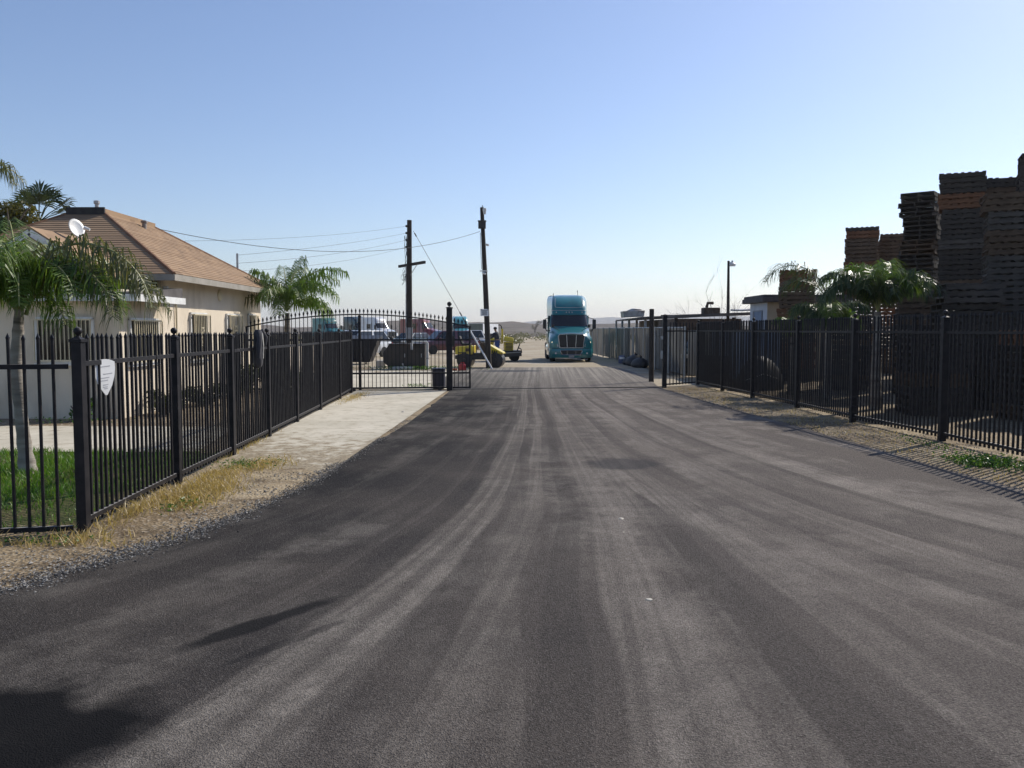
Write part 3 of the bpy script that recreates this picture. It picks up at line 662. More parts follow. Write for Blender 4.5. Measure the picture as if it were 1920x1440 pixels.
# ================================================================== palms
def frond(mb_leaf, mb_rib, base, az, L, e0, e1, nl=34, ll=.55, droop=.8, w=.01, start=.16, rng=RN, power=1.0):
    """one feather frond: an arching rib with two rows of drooping leaflets"""
    nl=int(nl*1.7); w*=.55; base=Vector(base); h=Vector((math.cos(az),math.sin(az),0)); side=Vector((-h.y,h.x,0)); Z=Vector((0,0,1))
    pts=[base]; tang=[]; K=18
    for i in range(K+1):
        e=e0+(e1-e0)*(i/K)**power; t=h*math.cos(e)+Z*math.sin(e); tang.append(t)
        if i<K: pts.append(pts[-1]+t*(L/K))
    mb_rib.tube(pts,[.022*(1-.85*i/K)+.003 for i in range(K+1)],5)
    for i in range(nl):
        t=start+(1-start)*(i+rng.random()*.6)/nl; f=t*K; k=min(int(f),K-1); p=pts[k]+(pts[k+1]-pts[k])*(f-k); tg=tang[k]
        up=side.cross(tg); up=up if up.z>=0 else -up
        ln=ll*(.35+.65*math.sin(math.pi*min(1,.12+.8*t)))*rng.uniform(.8,1.15)
        for s in (1,-1):
            d=(side*s*rng.uniform(.6,1.0)+tg*rng.uniform(.2,.8)+up*rng.uniform(-.3,.6)).normalized(); dq=droop*rng.uniform(.75,1.1)
            d2=(d*max(0,1-dq)+Vector((rng.gauss(0,.16),rng.gauss(0,.16),-1))*dq+side*s*.1).normalized()
            d3=(d2*.6+Vector((0,0,-1))*droop*.7).normalized()
            wd=tg.normalized()*w*rng.uniform(.7,1.2)
            a=p; b=p+d*ln*.35; c=b+d2*ln*.4; e=c+d3*ln*.3
            mb_leaf.add([a-wd*.5,a+wd*.5,b-wd,b+wd,c-wd*.75,c+wd*.75,e],[(0,1,3,2),(2,3,5,4),(4,5,6)])
def palm(name,label,loc,trunk_pts,trunk_r,crown,fronds,m,group='queen palms',rib=None,boots=True):
    root=thing(name,label,'palm tree',loc,group=group)
    if trunk_pts:
        mb=MB(); pts=[];rs=[]
        for i in range(25):
            t=i/24; f=t*(len(trunk_pts)-1); k=min(int(f),len(trunk_pts)-2); p=Vector(trunk_pts[k]).lerp(Vector(trunk_pts[k+1]),f-k)
            r=lerp([(j/(len(trunk_r)-1),x) for j,x in enumerate(trunk_r)],t)*(1+.06*math.sin(i*2.4)+.05*mnoise.noise((i*.7,loc[0],0)))
            pts.append(p);rs.append(r)
        mb.tube(pts,rs,12); mb.build('trunk',M['bark'],root,smooth=True,angle=60)
    for fr in fronds:
        leaf=MB(); ribm=MB(); frond(leaf,ribm,Vector(crown)+Vector(fr.get('off',(0,0,0))),fr['az'],fr['L'],fr['e0'],fr['e1'],fr.get('n',34),fr.get('ll',.5),fr.get('droop',.8),fr.get('w',.016),fr.get('st',.16),power=fr.get('pw',1))
        k=len(leaf.v); nv=len(leaf.f); leaf.m=[0]*nv; 
        leaf.mi=1; leaf.add(ribm.v,ribm.f); leaf.build('frond',[fr.get('m',m),rib or M['frond_rib']],root)
    return root
R_=rad
# left palm in front of the house
lp=(-6.06,10.6,0); cr=(-6.1,10.6,1.98)
F=[dict(az=R_(-6),L=2.65,e0=R_(89),e1=R_(-88),n=66,ll=.62,droop=.88,m=M['palm_dry'],w=.018,pw=.95),
   dict(az=R_(-16),L=2.1,e0=R_(86),e1=R_(-88),n=54,ll=.55,droop=.85,m=M['palm_dry'],w=.016,pw=.9),
   dict(az=R_(-2),L=1.9,e0=R_(80),e1=R_(-88),n=44,ll=.6,droop=.9),
   dict(az=R_(185),L=2.6,e0=R_(89),e1=R_(-20),n=54,ll=.6,droop=.8,w=.02),
   dict(az=R_(230),L=2.0,e0=R_(86),e1=R_(-60),n=50,ll=.6,droop=.88,w=.018),
   dict(az=R_(20),L=2.2,e0=R_(70),e1=R_(-75),n=44,ll=.5,droop=.9,m=M['palm_dry'],off=(.05,.05,0)),
   dict(az=R_(178),L=2.3,e0=R_(85),e1=R_(-40),n=48,ll=.6,droop=.85),
   dict(az=R_(150),L=2.4,e0=R_(80),e1=R_(-60),n=48,ll=.6,droop=.85),
   dict(az=R_(215),L=1.9,e0=R_(75),e1=R_(-70),n=44,ll=.55,droop=.9),
   dict(az=R_(255),L=1.6,e0=R_(82),e1=R_(-78),n=40,ll=.55,droop=.92),
   dict(az=R_(300),L=1.5,e0=R_(80),e1=R_(-80),n=40,ll=.5,droop=.92),
   dict(az=R_(60),L=2.0,e0=R_(82),e1=R_(-55),n=40,ll=.5,droop=.85),
   dict(az=R_(100),L=2.2,e0=R_(82),e1=R_(-40),n=42,ll=.5,droop=.85),
   dict(az=R_(195),L=1.7,e0=R_(60),e1=R_(-75),n=40,ll=.5,droop=.9),
   dict(az=R_(335),L=1.1,e0=R_(60),e1=R_(-85),n=30,ll=.5,droop=.95),
   dict(az=R_(125),L=1.6,e0=R_(88),e1=R_(20),n=36,ll=.45,droop=.6)]
g=random.Random(17)
for i in range(9): F.append(dict(az=R_(150+i*24+g.uniform(-10,10)),L=g.uniform(1.3,2.1),e0=R_(g.uniform(72,89)),e1=R_(g.uniform(-88,-45)),n=44,ll=g.uniform(.5,.65),droop=g.uniform(.8,.92),w=.018,pw=g.uniform(.8,1.3)))
palm('queen_palm','slender palm with a pale ringed trunk and drooping feather fronds on the lawn',lp,[(-6.06,10.6,-.03),(-6.1,10.62,.25),(-6.13,10.6,.8),(-6.17,10.6,1.35),(-6.12,10.6,1.8),(-6.1,10.6,2.05)],[.125,.085,.07,.075,.065,.05],cr,F,M['palm'])
F=[dict(az=R_(10),L=2.0,e0=R_(75),e1=R_(-80),n=36,ll=.55,droop=.9),dict(az=R_(40),L=1.9,e0=R_(70),e1=R_(-60),n=34,ll=.5,droop=.85),
   dict(az=R_(-30),L=1.9,e0=R_(60),e1=R_(-80),n=34,ll=.5,droop=.9),dict(az=R_(120),L=2,e0=R_(70),e1=R_(-60)),dict(az=R_(200),L=2,e0=R_(70),e1=R_(-60)),dict(az=R_(270),L=2,e0=R_(65),e1=R_(-70))]
palm('queen_palm','taller feather palm at the left picture edge, only its hanging frond tips showing',(-9.75,14.2,0),[(-9.75,14.2,-.03),(-9.8,14.2,1.7),(-9.78,14.2,4.15)],[.15,.1,.07],(-9.72,14.2,4.15),F,M['palm_dry'])
# palm between the house and the gate
mp=(-6.9,25.9,0); cr=(-6.8,25.9,2.35)
F=[dict(az=R_(a),L=L,e0=R_(e0),e1=R_(e1),n=38,ll=.62,droop=.82,w=.024) for a,L,e0,e1 in
   ((8,2.5,86,-25),(-15,2.2,80,-60),(40,2.3,84,-30),(80,2.1,88,0),(110,2.3,88,-5),(140,2.1,84,-40),(250,1.8,80,-65),(300,1.9,80,-65),(330,2.0,86,-50),(60,1.9,89,40),(20,1.7,60,-75),(190,1.7,88,10),(350,1.5,60,-80),(270,1.4,60,-80))]
F += [dict(az=R_(182),L=2.3,e0=R_(66),e1=R_(-20),n=38,ll=.6,droop=.85,w=.024,m=M['palm_dry']),dict(az=R_(200),L=1.9,e0=R_(50),e1=R_(-50),n=34,ll=.55,droop=.85,w=.024,m=M['palm_dry'])]
palm('queen_palm','bushy green feather palm between the house end wall and the open gate',mp,[(-6.95,25.9,-.03),(-6.91,25.9,.8),(-6.81,25.9,1.6),(-6.8,25.9,2.3)],[.16,.12,.1,.07],cr,F,M['palm'])
# palms behind the right fence
def rp(label,loc,h,sc,n,seed,m,extra=(),lean=(0,0),ll=.55):
    g=random.Random(seed); fr=[]
    for i in range(n):
        a=360*i/n+g.uniform(-14,14)
        fr.append(dict(az=R_(a),L=sc*g.uniform(.6,1.1),e0=R_(g.uniform(74,90)),e1=R_(g.uniform(-88,-35)),n=42,ll=ll*g.uniform(.85,1.15),droop=g.uniform(.6,.9),w=.022,pw=g.uniform(1.1,1.7),m=g.choice((m,m,M['palm']))))
    fr+=list(extra); c=(loc[0]+lean[0],loc[1]+lean[1],h)
    return palm('queen_palm',label,loc,[(loc[0],loc[1],-.03),(loc[0]+lean[0]*.3,loc[1]+lean[1]*.3,h*.5),c],[.14,.1,.07],c,fr,m)
rp('dense dark green palm behind the right fence, against the tallest pallet stacks',(8.2,19.2,0),2.2,2.0,20,3,M['palm_dark'],ll=.55)
rp('broad palm behind the right fence with one frond arching left over open sky',(8.15,22.0,0),1.75,1.5,13,5,M['palm_dark'],
   [dict(az=R_(174),L=2.75,e0=R_(93),e1=R_(-75),n=46,ll=.72,droop=.5,w=.015,pw=1.5,off=(-.05,0,.25)),dict(az=R_(140),L=2.1,e0=R_(90),e1=R_(-60),n=42,ll=.65,droop=.55,w=.016,pw=1.5,off=(0,0,.2))])
rp('young yellow green palm peeping over the right fence below the short pallet stack',(7.75,23.6,0),1.6,.95,9,8,M['palm'],ll=.35)
# fan palm behind the house
def fan_leaf(mb,base,az,el,L,r,rng):
    h=Vector((math.cos(az)*math.cos(el),math.sin(az)*math.cos(el),math.sin(el))); side=Vector((-math.sin(az),math.cos(az),0)); up=side.cross(h); up=up if up.z>0 else -up
    tip=Vector(base)+h*L
    mb.tube([base,Vector(base)+h*L*.5+up*.05,tip],[.03,.022,.018],5)
    for i in range(17):
        a=(i-8)/8*1.65
        d=(h*math.cos(a)+side*math.sin(a)+up*.12*math.cos(a*2)).normalized()
        pr=(side*math.cos(a)-h*math.sin(a)).normalized()*.045
        m1=tip+d*r*.6+up*rng.uniform(-.03,.03); e=tip+d*r*rng.uniform(.9,1.1)+Vector((0,0,-.22*r))
        mb.add([tip,m1-pr,e,m1+pr],[(0,1,2,3)])
fp_=thing('fan_palm','dark fan palm with stiff round leaves behind the house roof','palm tree',(-18.9,35.0,0))
c0=Vector((-19.2,35,6.15)); t_=MB(); t_.tube([(-18.9,35,-.05),(-19.05,35,3),c0],[.24,.19,.2],12); t_.build('trunk',M['bark_dark'],fp_,smooth=True)
g=random.Random(4)
for az,el,L,r in ((170,35,1.0,.65),(140,62,.95,.7),(100,80,1.0,.65),(35,62,1.05,.7),(10,38,1.0,.6),(-10,20,.9,.6),(200,15,.8,.6),(255,55,.8,.6),(300,40,.9,.6),(330,50,1.0,.6),(0,-10,.7,.5)):
    l_=MB(); fan_leaf(l_,c0,R_(az),R_(el),L*1.1,r*1.25,g); l_.build('fan_leaf',M['fan'],fp_)
# ================================================================== broadleaf tree, shrubs
def clumps(mb,centres,leaf,n,rng):
    for c,rr in centres:
        for i in range(n):
            d=Vector((rng.gauss(0,1),rng.gauss(0,1),rng.gauss(0,1))).normalized()*rng.random()**.4
            p=Vector(c)+Vector((d.x*rr[0],d.y*rr[1],d.z*rr[2]))
            a=Vector((rng.gauss(0,1),rng.gauss(0,1),rng.gauss(0,.7))).normalized()*leaf*rng.uniform(.6,1.3); b=a.cross(Vector((rng.gauss(0,1),rng.gauss(0,1),rng.gauss(0,1)))).normalized()*leaf*.45
            mb.add([p-a,p+b,p+a,p-b],[(0,1,2,3)])
def branch(mb,p,d,L,r,depth,rng,ends=None,spread=.55,up=.15,kids=(2,3),bend=.18):
    p=Vector(p); pts=[p]; d=Vector(d).normalized()
    for i in range(4):
        d=(d+Vector((rng.gauss(0,bend),rng.gauss(0,bend),rng.gauss(0,bend)+up*.4))).normalized(); pts.append(pts[-1]+d*L/4)
    mb.tube(pts,[r*(1-.12*i) for i in range(5)],5 if r<.03 else 8)
    if depth==0:
        if ends is not None: ends.append(pts[-1])
        return
    for k in range(rng.randint(*kids)):
        q=pts[rng.choice((2,3,4,4))]; dd=(d+Vector((rng.gauss(0,spread),rng.gauss(0,spread),rng.gauss(0,spread)+up))).normalized()
        branch(mb,q,dd,L*rng.uniform(.6,.85),r*.55,depth-1,rng,ends,spread,up,kids,bend)
g=random.Random(21)
bt=thing('broadleaf_tree','dense yellow green tree behind the house beside the fan palm','tree',(-18.2,29.5,0))
tr=MB(); ends=[]; branch(tr,(-18.2,29.5,-.05),(0,0,1),2.6,.2,3,g,ends,.5,.2); tr.build('trunk',M['bark_dark'],bt,smooth=True)
cs=[((-18.3+g.gauss(0,.8),29.5+g.gauss(0,.7),4.3+g.gauss(0,.7)),(.65,.65,.5)) for i in range(20)]+[((-18.6,29.5,4.6),(1.2,1,1.0)),((-17.0,29.4,4.9),(.6,.6,.45)),((-16.6,29.5,4.4),(.6,.6,.6)),((-18,29.4,5.4),(.7,.6,.4))]
cm=MB(); clumps(cm,cs,.1,420,g); cm.build('crown',M['leaf'],bt)
def shrub(name,label,loc,rx,rz,leaf,n,m,seed,cat='shrub',group=None,stems=True):
    g=random.Random(seed); root=thing(name,label,cat,loc,group=group); x,y,_=loc
    s=MB()
    for i in range(7):
        a=g.uniform(0,6.28); s.tube([(x,y,-.02),(x+math.cos(a)*rx*.35,y+math.sin(a)*rx*.35,rz*.6),(x+math.cos(a)*rx*.7,y+math.sin(a)*rx*.7,rz*1.1)],[.014,.01,.005],5)
    s.build('stem',M['twig'],root)
    c=MB(); cs=[((x+g.gauss(0,rx*.5),y+g.gauss(0,rx*.5),rz*g.uniform(.3,1.25)),(rx*.4,rx*.4,rz*.35)) for i in range(9)]
    clumps(c,cs,leaf,n,g); c.build('foliage',m,root)
    return root
shrub('garden_plant','small leafy weed at the foot of the shaded front wall, behind the shield sign',(-8.5,16.75,0),.28,.28,.045,60,M['weed'],1,'plant')
shrub('garden_shrub','low dark shrub at the sunlit side wall, under its nearest barred window',(-7.35,18.0,0),.5,.33,.05,120,M['shrub'],2,group='shrubs along the house wall')
shrub('garden_shrub','low dark shrub at the side wall below the second barred window',(-7.3,20.4,0),.6,.38,.05,140,M['shrub'],3,group='shrubs along the house wall')
shrub('garden_shrub','dark upright shrub near the far end of the side wall, left of the palm',(-7.2,23.2,0),.55,.6,.055,150,M['shrub'],4,group='shrubs along the house wall')
shrub('garden_shrub','dense dark shrub behind the far end of the left fence',(-5.6,21.9,0),.6,.55,.055,160,M['shrub'],6,group='shrubs along the house wall')
for i,(x,y,h,l) in enumerate(((-7.4,19.1,.9,'thin grey stake standing in the shrubs below the side wall'),(-5.7,20.4,.85,'thin pale stake in the bed behind the left fence'))):
    m_=MB(); m_.tube([(x,y,-.03),(x+.02,y,h)],[.02,.017],6); tag(m_.build('garden_stake',M['tin'],smooth=True),l,'stake')
# bare shrub tree on the right
g=random.Random(5); bt=thing('bare_tree','leafless tree with thin upright twigs behind the right end of the gateway','tree',(8.6,36,0))
tr=MB()
for dx,dy,L in ((-.5,0,1.5),(-.25,.2,1.9),(0,-.1,2.3),(.22,.1,2.0),(.5,0,1.6),(.1,.3,1.8),(-.7,.1,1.3)): branch(tr,(8.6+dx*.5,36+dy,.6),(dx*1.5,dy,1.1),L*.72,.017,3,g,None,.4,.12,(2,3),.1)
tr.tube([(8.6,36,-.05),(8.6,36,.7)],[.09,.06],8); tr.build('branches',M['twig'],bt)
# far bare round tree
g=random.Random(9); ft=thing('round_tree','lone round grey tree on the horizon left of the teal truck','tree',(8.6,320,0))
tr=MB(); ends=[]; branch(tr,(8.6,320,-.2),(0,0,1),1.9,.2,5,g,ends,.55,.12,(3,3)); tr.build('trunk',M['twig'],ft)
cm=MB(); clumps(cm,[((e.x,e.y,e.z),(.5,.5,.45)) for e in ends[:160]],.1,9,g); cm.build('crown',mat('grey_leaf',(.16,.15,.11),(.22,.2,.15),3,.9,trans=.3),ft)
# scrub in the far field
g=random.Random(31); sc=MB()
for i in range(420):
    y=g.uniform(95,235); x=g.uniform(-30,26)
    if abs(x-3.3-(y-47)*.02)<3.4 and y<140: continue
    r=g.uniform(.5,1.5); clumps(sc,[((x,y,r*.35),(r,r,r*.55))],.2,26,g)
stuff(tag(sc.build('scrub',leafmat('scrub_leaf',(.1,.1,.04),(.15,.15,.06),(.2,.18,.09),.2)),'olive green scrub spread over the field beyond the yard','scrub'))
# ================================================================== grass, gravel, weeds
def blades(mb,x,y,h,w,rng,lean=.5,z=0):
    a=rng.uniform(0,6.28); dx,dy=math.cos(a)*w,math.sin(a)*w; lx,ly=rng.gauss(0,lean)*h,rng.gauss(0,lean)*h
    mb.add([(x-dx,y-dy,z),(x+dx,y+dy,z),(x+lx*.4+dx*.7,y+ly*.4+dy*.7,z+h*.6),(x+lx*.4-dx*.7,y+ly*.4-dy*.7,z+h*.6),(x+lx,y+ly,z+h)],[(0,1,2,3),(3,2,4)])
g=random.Random(41); gr=MB()
while len(gr.v)<5*26000:
    x=g.uniform(-10.5,-3.9); y=g.uniform(7.25,12.45)
    if x>FLX(y)-.12: continue
    d=mnoise.noise((x*.9,y*.9,0)); front=min(1,(y-7.2)/.9)
    keep=(.75+.6*d)*(.25+.75*front)*(1 if x<-5.4 else max(.12,1-( x+5.4)*.75))
    if g.random()>keep: continue
    blades(gr,x,y,g.uniform(.03,.09)*(1.1+.6*d),.005,g,.5,.008)
stuff(tag(gr.build('grass',M['grass']),'green lawn grass behind the front fence','grass'))
dr=MB(); g=random.Random(43)
for cx,cy,rx,ry,n,h in ((-3.45,9.35,.32,.7,1700,.085),(-3.35,8.75,.25,.4,500,.06),(-3.6,10.4,.22,.9,800,.06),(-3.3,11.2,.3,.6,700,.06),(-3.7,8.3,.12,.7,300,.12),(-3.65,7.2,.3,.25,150,.1),(-4.2,7.0,1.0,.12,250,.09),(-4.15,22.4,.22,1.6,900,.06),(-4.05,12.4,.1,1.5,300,.1)):
    for i in range(n):
        x,y=g.gauss(cx,rx*.55),g.gauss(cy,ry*.55)
        if x<FLX(y)-.08 and y>7.5: continue
        blades(dr,x,y,g.uniform(.4,1.2)*h,.005,g,.7,.01)
for i in range(2600):
    y=g.uniform(9,26); x=FRX(y)-g.uniform(.0,1.5)
    if mnoise.noise((x*1.4,y*1.4,4))<.0: continue
    blades(dr,x,y,g.uniform(.02,.07),.005,g,.8,.008)
stuff(tag(dr.build('dry_grass',M['dry']),'straw coloured dry grass tufts along the fence bottoms','dry grass'))
wd=MB(); g=random.Random(44)
for cx,cy,rx,ry,n,lf in ((6.3,11.25,.45,.55,1700,.028),(6.6,10.4,.25,.4,300,.025),(6.45,13.2,.2,.9,260,.022),(-3.35,8.55,.2,.3,260,.02),(-3.5,11.1,.35,.5,420,.02),(-3.95,7.05,.5,.1,160,.02),(-2.9,26.6,.5,.3,200,.03),(-4.2,37.9,2.2,.35,900,.05),(-9.0,16.3,2,.25,200,.03)):
    for i in range(n):
        x,y=g.gauss(cx,rx*.5),g.gauss(cy,ry*.5)
        if cx>0 and x>FRX(y)-.05: continue
        if mnoise.noise((x*5,y*5,2))<-.15: continue
        clumps(wd,[((x,y,g.uniform(.01,.09)*lf/.025),(.01,.01,.008))],lf,1,g)
stuff(tag(wd.build('weeds',M['weed']),'green weed patches at the foot of the fences','weeds'))
def stones(mb,x,y,s,rng,z=0):
    r=[s*rng.uniform(.6,1.2) for _ in range(6)]
    vs=[(x+r[0],y,z+s*.2),(x,y+r[1],z+s*.2),(x-r[2],y,z+s*.25),(x,y-r[3],z+s*.2),(x+s*rng.uniform(-.3,.3),y+s*rng.uniform(-.3,.3),z+r[4]*.8),(x,y,z-r[5]*.5)]
    mb.add(vs,[(0,1,4),(1,2,4),(2,3,4),(3,0,4),(1,0,5),(2,1,5),(3,2,5),(0,3,5)])
gv=MB(); g=random.Random(45)
for i in range(6500):
    y=g.uniform(5.0,17.5)**1.0; e=lerp(LEFT,y); x=e-abs(g.gauss(0,.55))+.05
    if x<FLX(y)+.1 and y>7.4: continue
    if mnoise.noise((x*1.3,y*1.3,7))<.02: continue
    stones(gv,x,y,g.uniform(.004,.014)*(1.6 if g.random()<.05 else 1),g,.012)
for i in range(4200):
    y=g.uniform(8,24); x=FRX(y)-g.uniform(-.3,1.9); stones(gv,x,y,g.uniform(.005,.016),g,.01)
for i in range(700):
    y=g.uniform(4.8,7.4); x=g.uniform(-6,-3); 
    if x>lerp(LEFT,y): continue
    stones(gv,x,y,g.uniform(.005,.014),g,.01)
stuff(tag(gv.build('gravel',M['stone']),'loose pale gravel along both edges of the road','gravel'))
gv=MB()
for i in range(7500):
    y=g.uniform(4.9,14) if i%3 else g.uniform(5,8); e=edge_l(y); x=e+g.gauss(-.06,.07 if y>8 else .13)
    stones(gv,x,y,g.uniform(.004,.013),g,.012 if x<e-.02 else .03)
for i in range(1400):
    y=g.uniform(8,25); stones(gv,edge_r(y)+g.gauss(.03,.06),y,g.uniform(.005,.013),g,.012)
for i in range(500):
    y=g.uniform(3,22); x=g.uniform(edge_l(y)+.3,edge_r(y)-.3); stones(gv,x,y,g.uniform(.002,.005),g,.028)
stuff(tag(gv.build('gravel',M['stone_dark']),'crumbled dark asphalt gravel along the ragged road edge','gravel'))
for i,(u,v,s) in enumerate(((1167,982,.03),(1222,1141,.028),(1172,1008,.016),(755,775,.04),(470,828,.09))):
    Y=CAM_H*FPX/(v-618.); x=(u-960)/FPX*Y; b=MB(); g2_=random.Random(i)
    b.loft([[(x+s*r*math.cos(k*.785)*g2_.uniform(.8,1.2),Y+s*r*math.sin(k*.785)*g2_.uniform(.8,1.2),.02+s*z) for k in range(8)] for r,z in ((.7,-.3),(1,.1),(.8,.45),(.3,.62))])
    tag(b.build('stone',M['concrete_part'],smooth=True),('pale stone lying alone on the asphalt in mid road','pale flat stone on the asphalt nearest the camera','tiny pale stone just below another on the mid road asphalt','small stone on the concrete apron before the gate','larger grey stone at the foot of the left fence')[i],'stone')
# ================================================================== poles and wires
up=thing('utility_pole','dark wooden utility pole with a slanted crossarm, left of the open road','utility pole',(-5.04,42,0),group='utility poles')
MB().tube([(-5.04,42,-.1),(-5.03,42,3.5),(-5.0,42,7.12)],[.15,.135,.115],14).build('pole',M['pole'],up,smooth=True)
a=P(749,500,43.3); b=P(797,492,40.9); a.y-=.14; b.y-=.14
m_=MB(); m_.bar(a,b,.1,.13); ca=m_.build('crossarm',M['pole'],up)
m_=MB(); c=a.lerp(b,.72); m_.bar(c+Vector((0,-.06,-.05)),Vector((-4.95,41.85,4.45)),.03,.012); m_.build('brace',M['galv'],up)
ins=[P(766,v,42) for v in (424,437,450,463)]
for q in ins:
    m_=MB(); m_.lathe((q.x-.06,q.y,q.z),[(.015,.1),(.03,.06),(.055,.03),(.04,.0),(.06,-.03),(.05,-.08),(.02,-.1)],10,0); m_.build('insulator',M['dark_metal'],up,smooth=True)
m_=MB(); m_.tube([(-5.2,41.95,.0),(-5.19,41.95,2.5),(-5.16,41.95,4.9)],.03,7); m_.build('conduit',M['tin'],up,smooth=True)
m_=MB(); g=random.Random(3)
for k in range(5):
    pts=[(-5.15+g.gauss(0,.05)-.02*j,41.9,6.3-.55*j+.1*g.random()) for j in range(4)]+[(-5.3+g.gauss(0,.12),41.9,4.3+g.gauss(0,.15)) for j in range(4)]+[(-5.15,41.92,4.5)]
    m_.tube(pts,.008,5)
m_.build('loose_wiring',M['wire'],up)
m_=MB(); m_.box(-5.2,-4.86,41.77,41.85,1.35,1.9); m_.build('meter_box',M['grey_paint'],up,bevel=.01)
lpole=thing('utility_pole','tall thin wooden pole with a flood light and white notice beside the road roller','utility pole',(-1.12,39.3,0),group='utility poles')
tp_=P(903.5,389,39.3)
MB().tube([(-1.06,39.3,-.1),(-1.2,39.3,3.4),tp_],[.135,.12,.085],14).build('pole',M['pole'],lpole,smooth=True)
q=P(904,422,39.2); m_=MB(); m_.box(q.x-.17,q.x+.17,39.0,39.2,q.z-.17,q.z+.14); m_.box(q.x-.19,q.x+.19,38.98,39.22,q.z+.14,q.z+.19); m_.build('junction_box',M['dark_metal'],lpole,bevel=.01)
q=P(908.5,395,39.2); m_=MB(); m_.lathe((q.x,q.y-.03,q.z),[(.03,.12),(.08,.1),(.09,.02),(.07,-.06),(.06,-.16),(.02,-.17)],12); m_.build('flood_light',M['white_plastic'],lpole,smooth=True)
m_=MB(); m_.tube([tp_,tp_+Vector((.03,0,.1)),tp_+Vector((.06,0,.02))],.02,6); m_.build('bracket',M['galv'],lpole)
for du,v in ((913,458.5),(907.5,512)):
    q=P(du,v,39.15); m_=MB(); m_.tube([q+Vector((-.07,0,.01)),q+Vector((.08,-.06,-.04))],[.05,.045],8); m_.tube([q+Vector((-.02,.02,0)),q+Vector((-.08,.12,.04))],.015,5); m_.build('camera_housing',M['white_plastic'],lpole,smooth=True)
q=P(906.5,508,39.15); m_=MB(); m_.bar(q+Vector((-.17,0,0)),q+Vector((.2,0,0)),.05,.05); m_.build('camera_bracket',M['white_plastic'],lpole)
q=P(908.5,586,39.12); ps=MB(); ps.box(q.x-.19,q.x+.19,39.11,39.13,q.z-.16,q.z+.16); pso=ps.build('notice_plate',M['sign_white'],lpole)
m_=MB()
for x0,x1,z in ((-.14,.14,.1),(-.11,.11,.055),(-.13,.13,.0),(-.09,.1,-.045),(-.12,.12,-.09)): m_.box(q.x+x0,q.x+x1,39.104,39.109,q.z+z-.012,q.z+z+.012)
for sx in (-1,1): m_.box(q.x+sx*.15-.025,q.x+sx*.15+.025,39.103,39.1095,q.z+.11,q.z+.15)
m_.build('lettering',M['ink'],pso,world=False)
m_=MB(); m_.tube([P(900.5,436,39.2),P(901.5,470,39.2),P(903,505,39.2)],.012,5); m_.build('cable',M['wire'],lpole)
def wire(name,a,b,sag,r,label,group='overhead wires'):
    a=Vector(a);b=Vector(b); pts=[a.lerp(b,i/24)-Vector((0,0,sag*4*(i/24)*(1-i/24))) for i in range(25)]
    return tag(MB().tube(pts,r,5).build(name,M['wire'],smooth=True),label,'overhead wire',group)
hm=Vector((-8.5,26.6,4.1))
wire('power_line',P(900,434,39.2),P(300,430,23.5)+Vector((0,0,.0)),.75,.009,'thick wire from the thin pole past the utility pole to the house roof')
wire('power_line',ins[1]-Vector((.1,0,0)),hm,.1,.005,'upper thin wire from the utility pole down to the far end of the house')
wire('power_line',ins[2]-Vector((.1,0,0)),hm-Vector((0,0,.25)),.15,.005,'middle thin wire from the utility pole down to the far end of the house')
wire('power_line',ins[3]-Vector((.1,0,0)),hm-Vector((.1,0,.5)),.2,.0045,'lowest thin wire from the utility pole down to the far end of the house')
wire('power_line',ins[0]-Vector((.1,0,0)),P(250,452,25.5),.2,.0045,'topmost thin wire from the utility pole head over to the house roof')
gw=thing('guy_wire','slanting guy wire with a pale guard tube, anchored in front of the road roller','guy wire',(-.9,38.6,0))
ga,gb=P(775,433,42),Vector((-.9,38.6,.02))
MB().tube([ga,gb],.011,5).build('strand',M['wire'],gw)
d=(gb-ga); m_=MB(); m_.tube([ga+d*.735,gb-d*.0],[.036,.04],8); m_.build('guard_tube',M['white_plastic'],gw,smooth=True)
for t in (.03,.62,.66,.70):
    m_=MB(); m_.tube([ga+d*(t-.012),ga+d*(t+.012)],[.03,.03],7); m_.build('insulator',M['dark_metal'],gw,smooth=True)
yl=thing('yard_lamp','slim pole with a white hooded yard lamp above the right hand sheds','lamp post',(10.6,42,0))
t_=P(1366,489,42); MB().tube([(10.58,42,-.1),(10.6,42,2.8),(t_.x,42,t_.z)],[.085,.08,.055],10).build('pole',M['pole'],yl,smooth=True)
q=P(1373,494,42); m_=MB(); m_.tube([t_-Vector((0,0,.08)),Vector((q.x-.08,42,q.z+.06))],.02,6); m_.tube([(q.x,42,q.z+.14),(q.x,42,q.z+.06)],[.045,.05],8); m_.build('arm',M['galv'],yl)
m_=MB(); m_.lathe((q.x,42,q.z),[(.05,.07),(.1,.04),(.17,-.02),(.17,-.07),(.15,-.13),(.05,-.14)],14); m_.build('lamp_hood',M['white_plastic'],yl,smooth=True)
# ================================================================== lorries and cars
def wheel(root,x,y,r,wd,rim='chrome',axis=0):
    t=MB(); h=wd/2; t.lathe((x,y,r),[(r*.58,-h),(r*.92,-h),(r,-h*.72),(r,h*.72),(r*.92,h),(r*.58,h)],22,axis); o=t.build('wheel',M['rubber'],root,smooth=True,world=False)
    k=MB(); k.lathe((x,y,r),[(.02,-h*.7),(r*.2,-h*.75),(r*.28,-h*.5),(r*.5,-h*.6),(r*.58,-h*.95),(r*.58,h*.95),(r*.5,h*.6),(r*.28,h*.5),(r*.2,h*.75),(.02,h*.7)],18,axis); k.build('rim',M[rim],o,smooth=True,world=False)
    return o
GLOW=mat('lit_lamp',(.9,.8,.5)); GLOW.node_tree.nodes['Principled BSDF'].inputs['Emission Color'].default_value=(1,.86,.5,1); GLOW.node_tree.nodes['Principled BSDF'].inputs['Emission Strength'].default_value=1.1
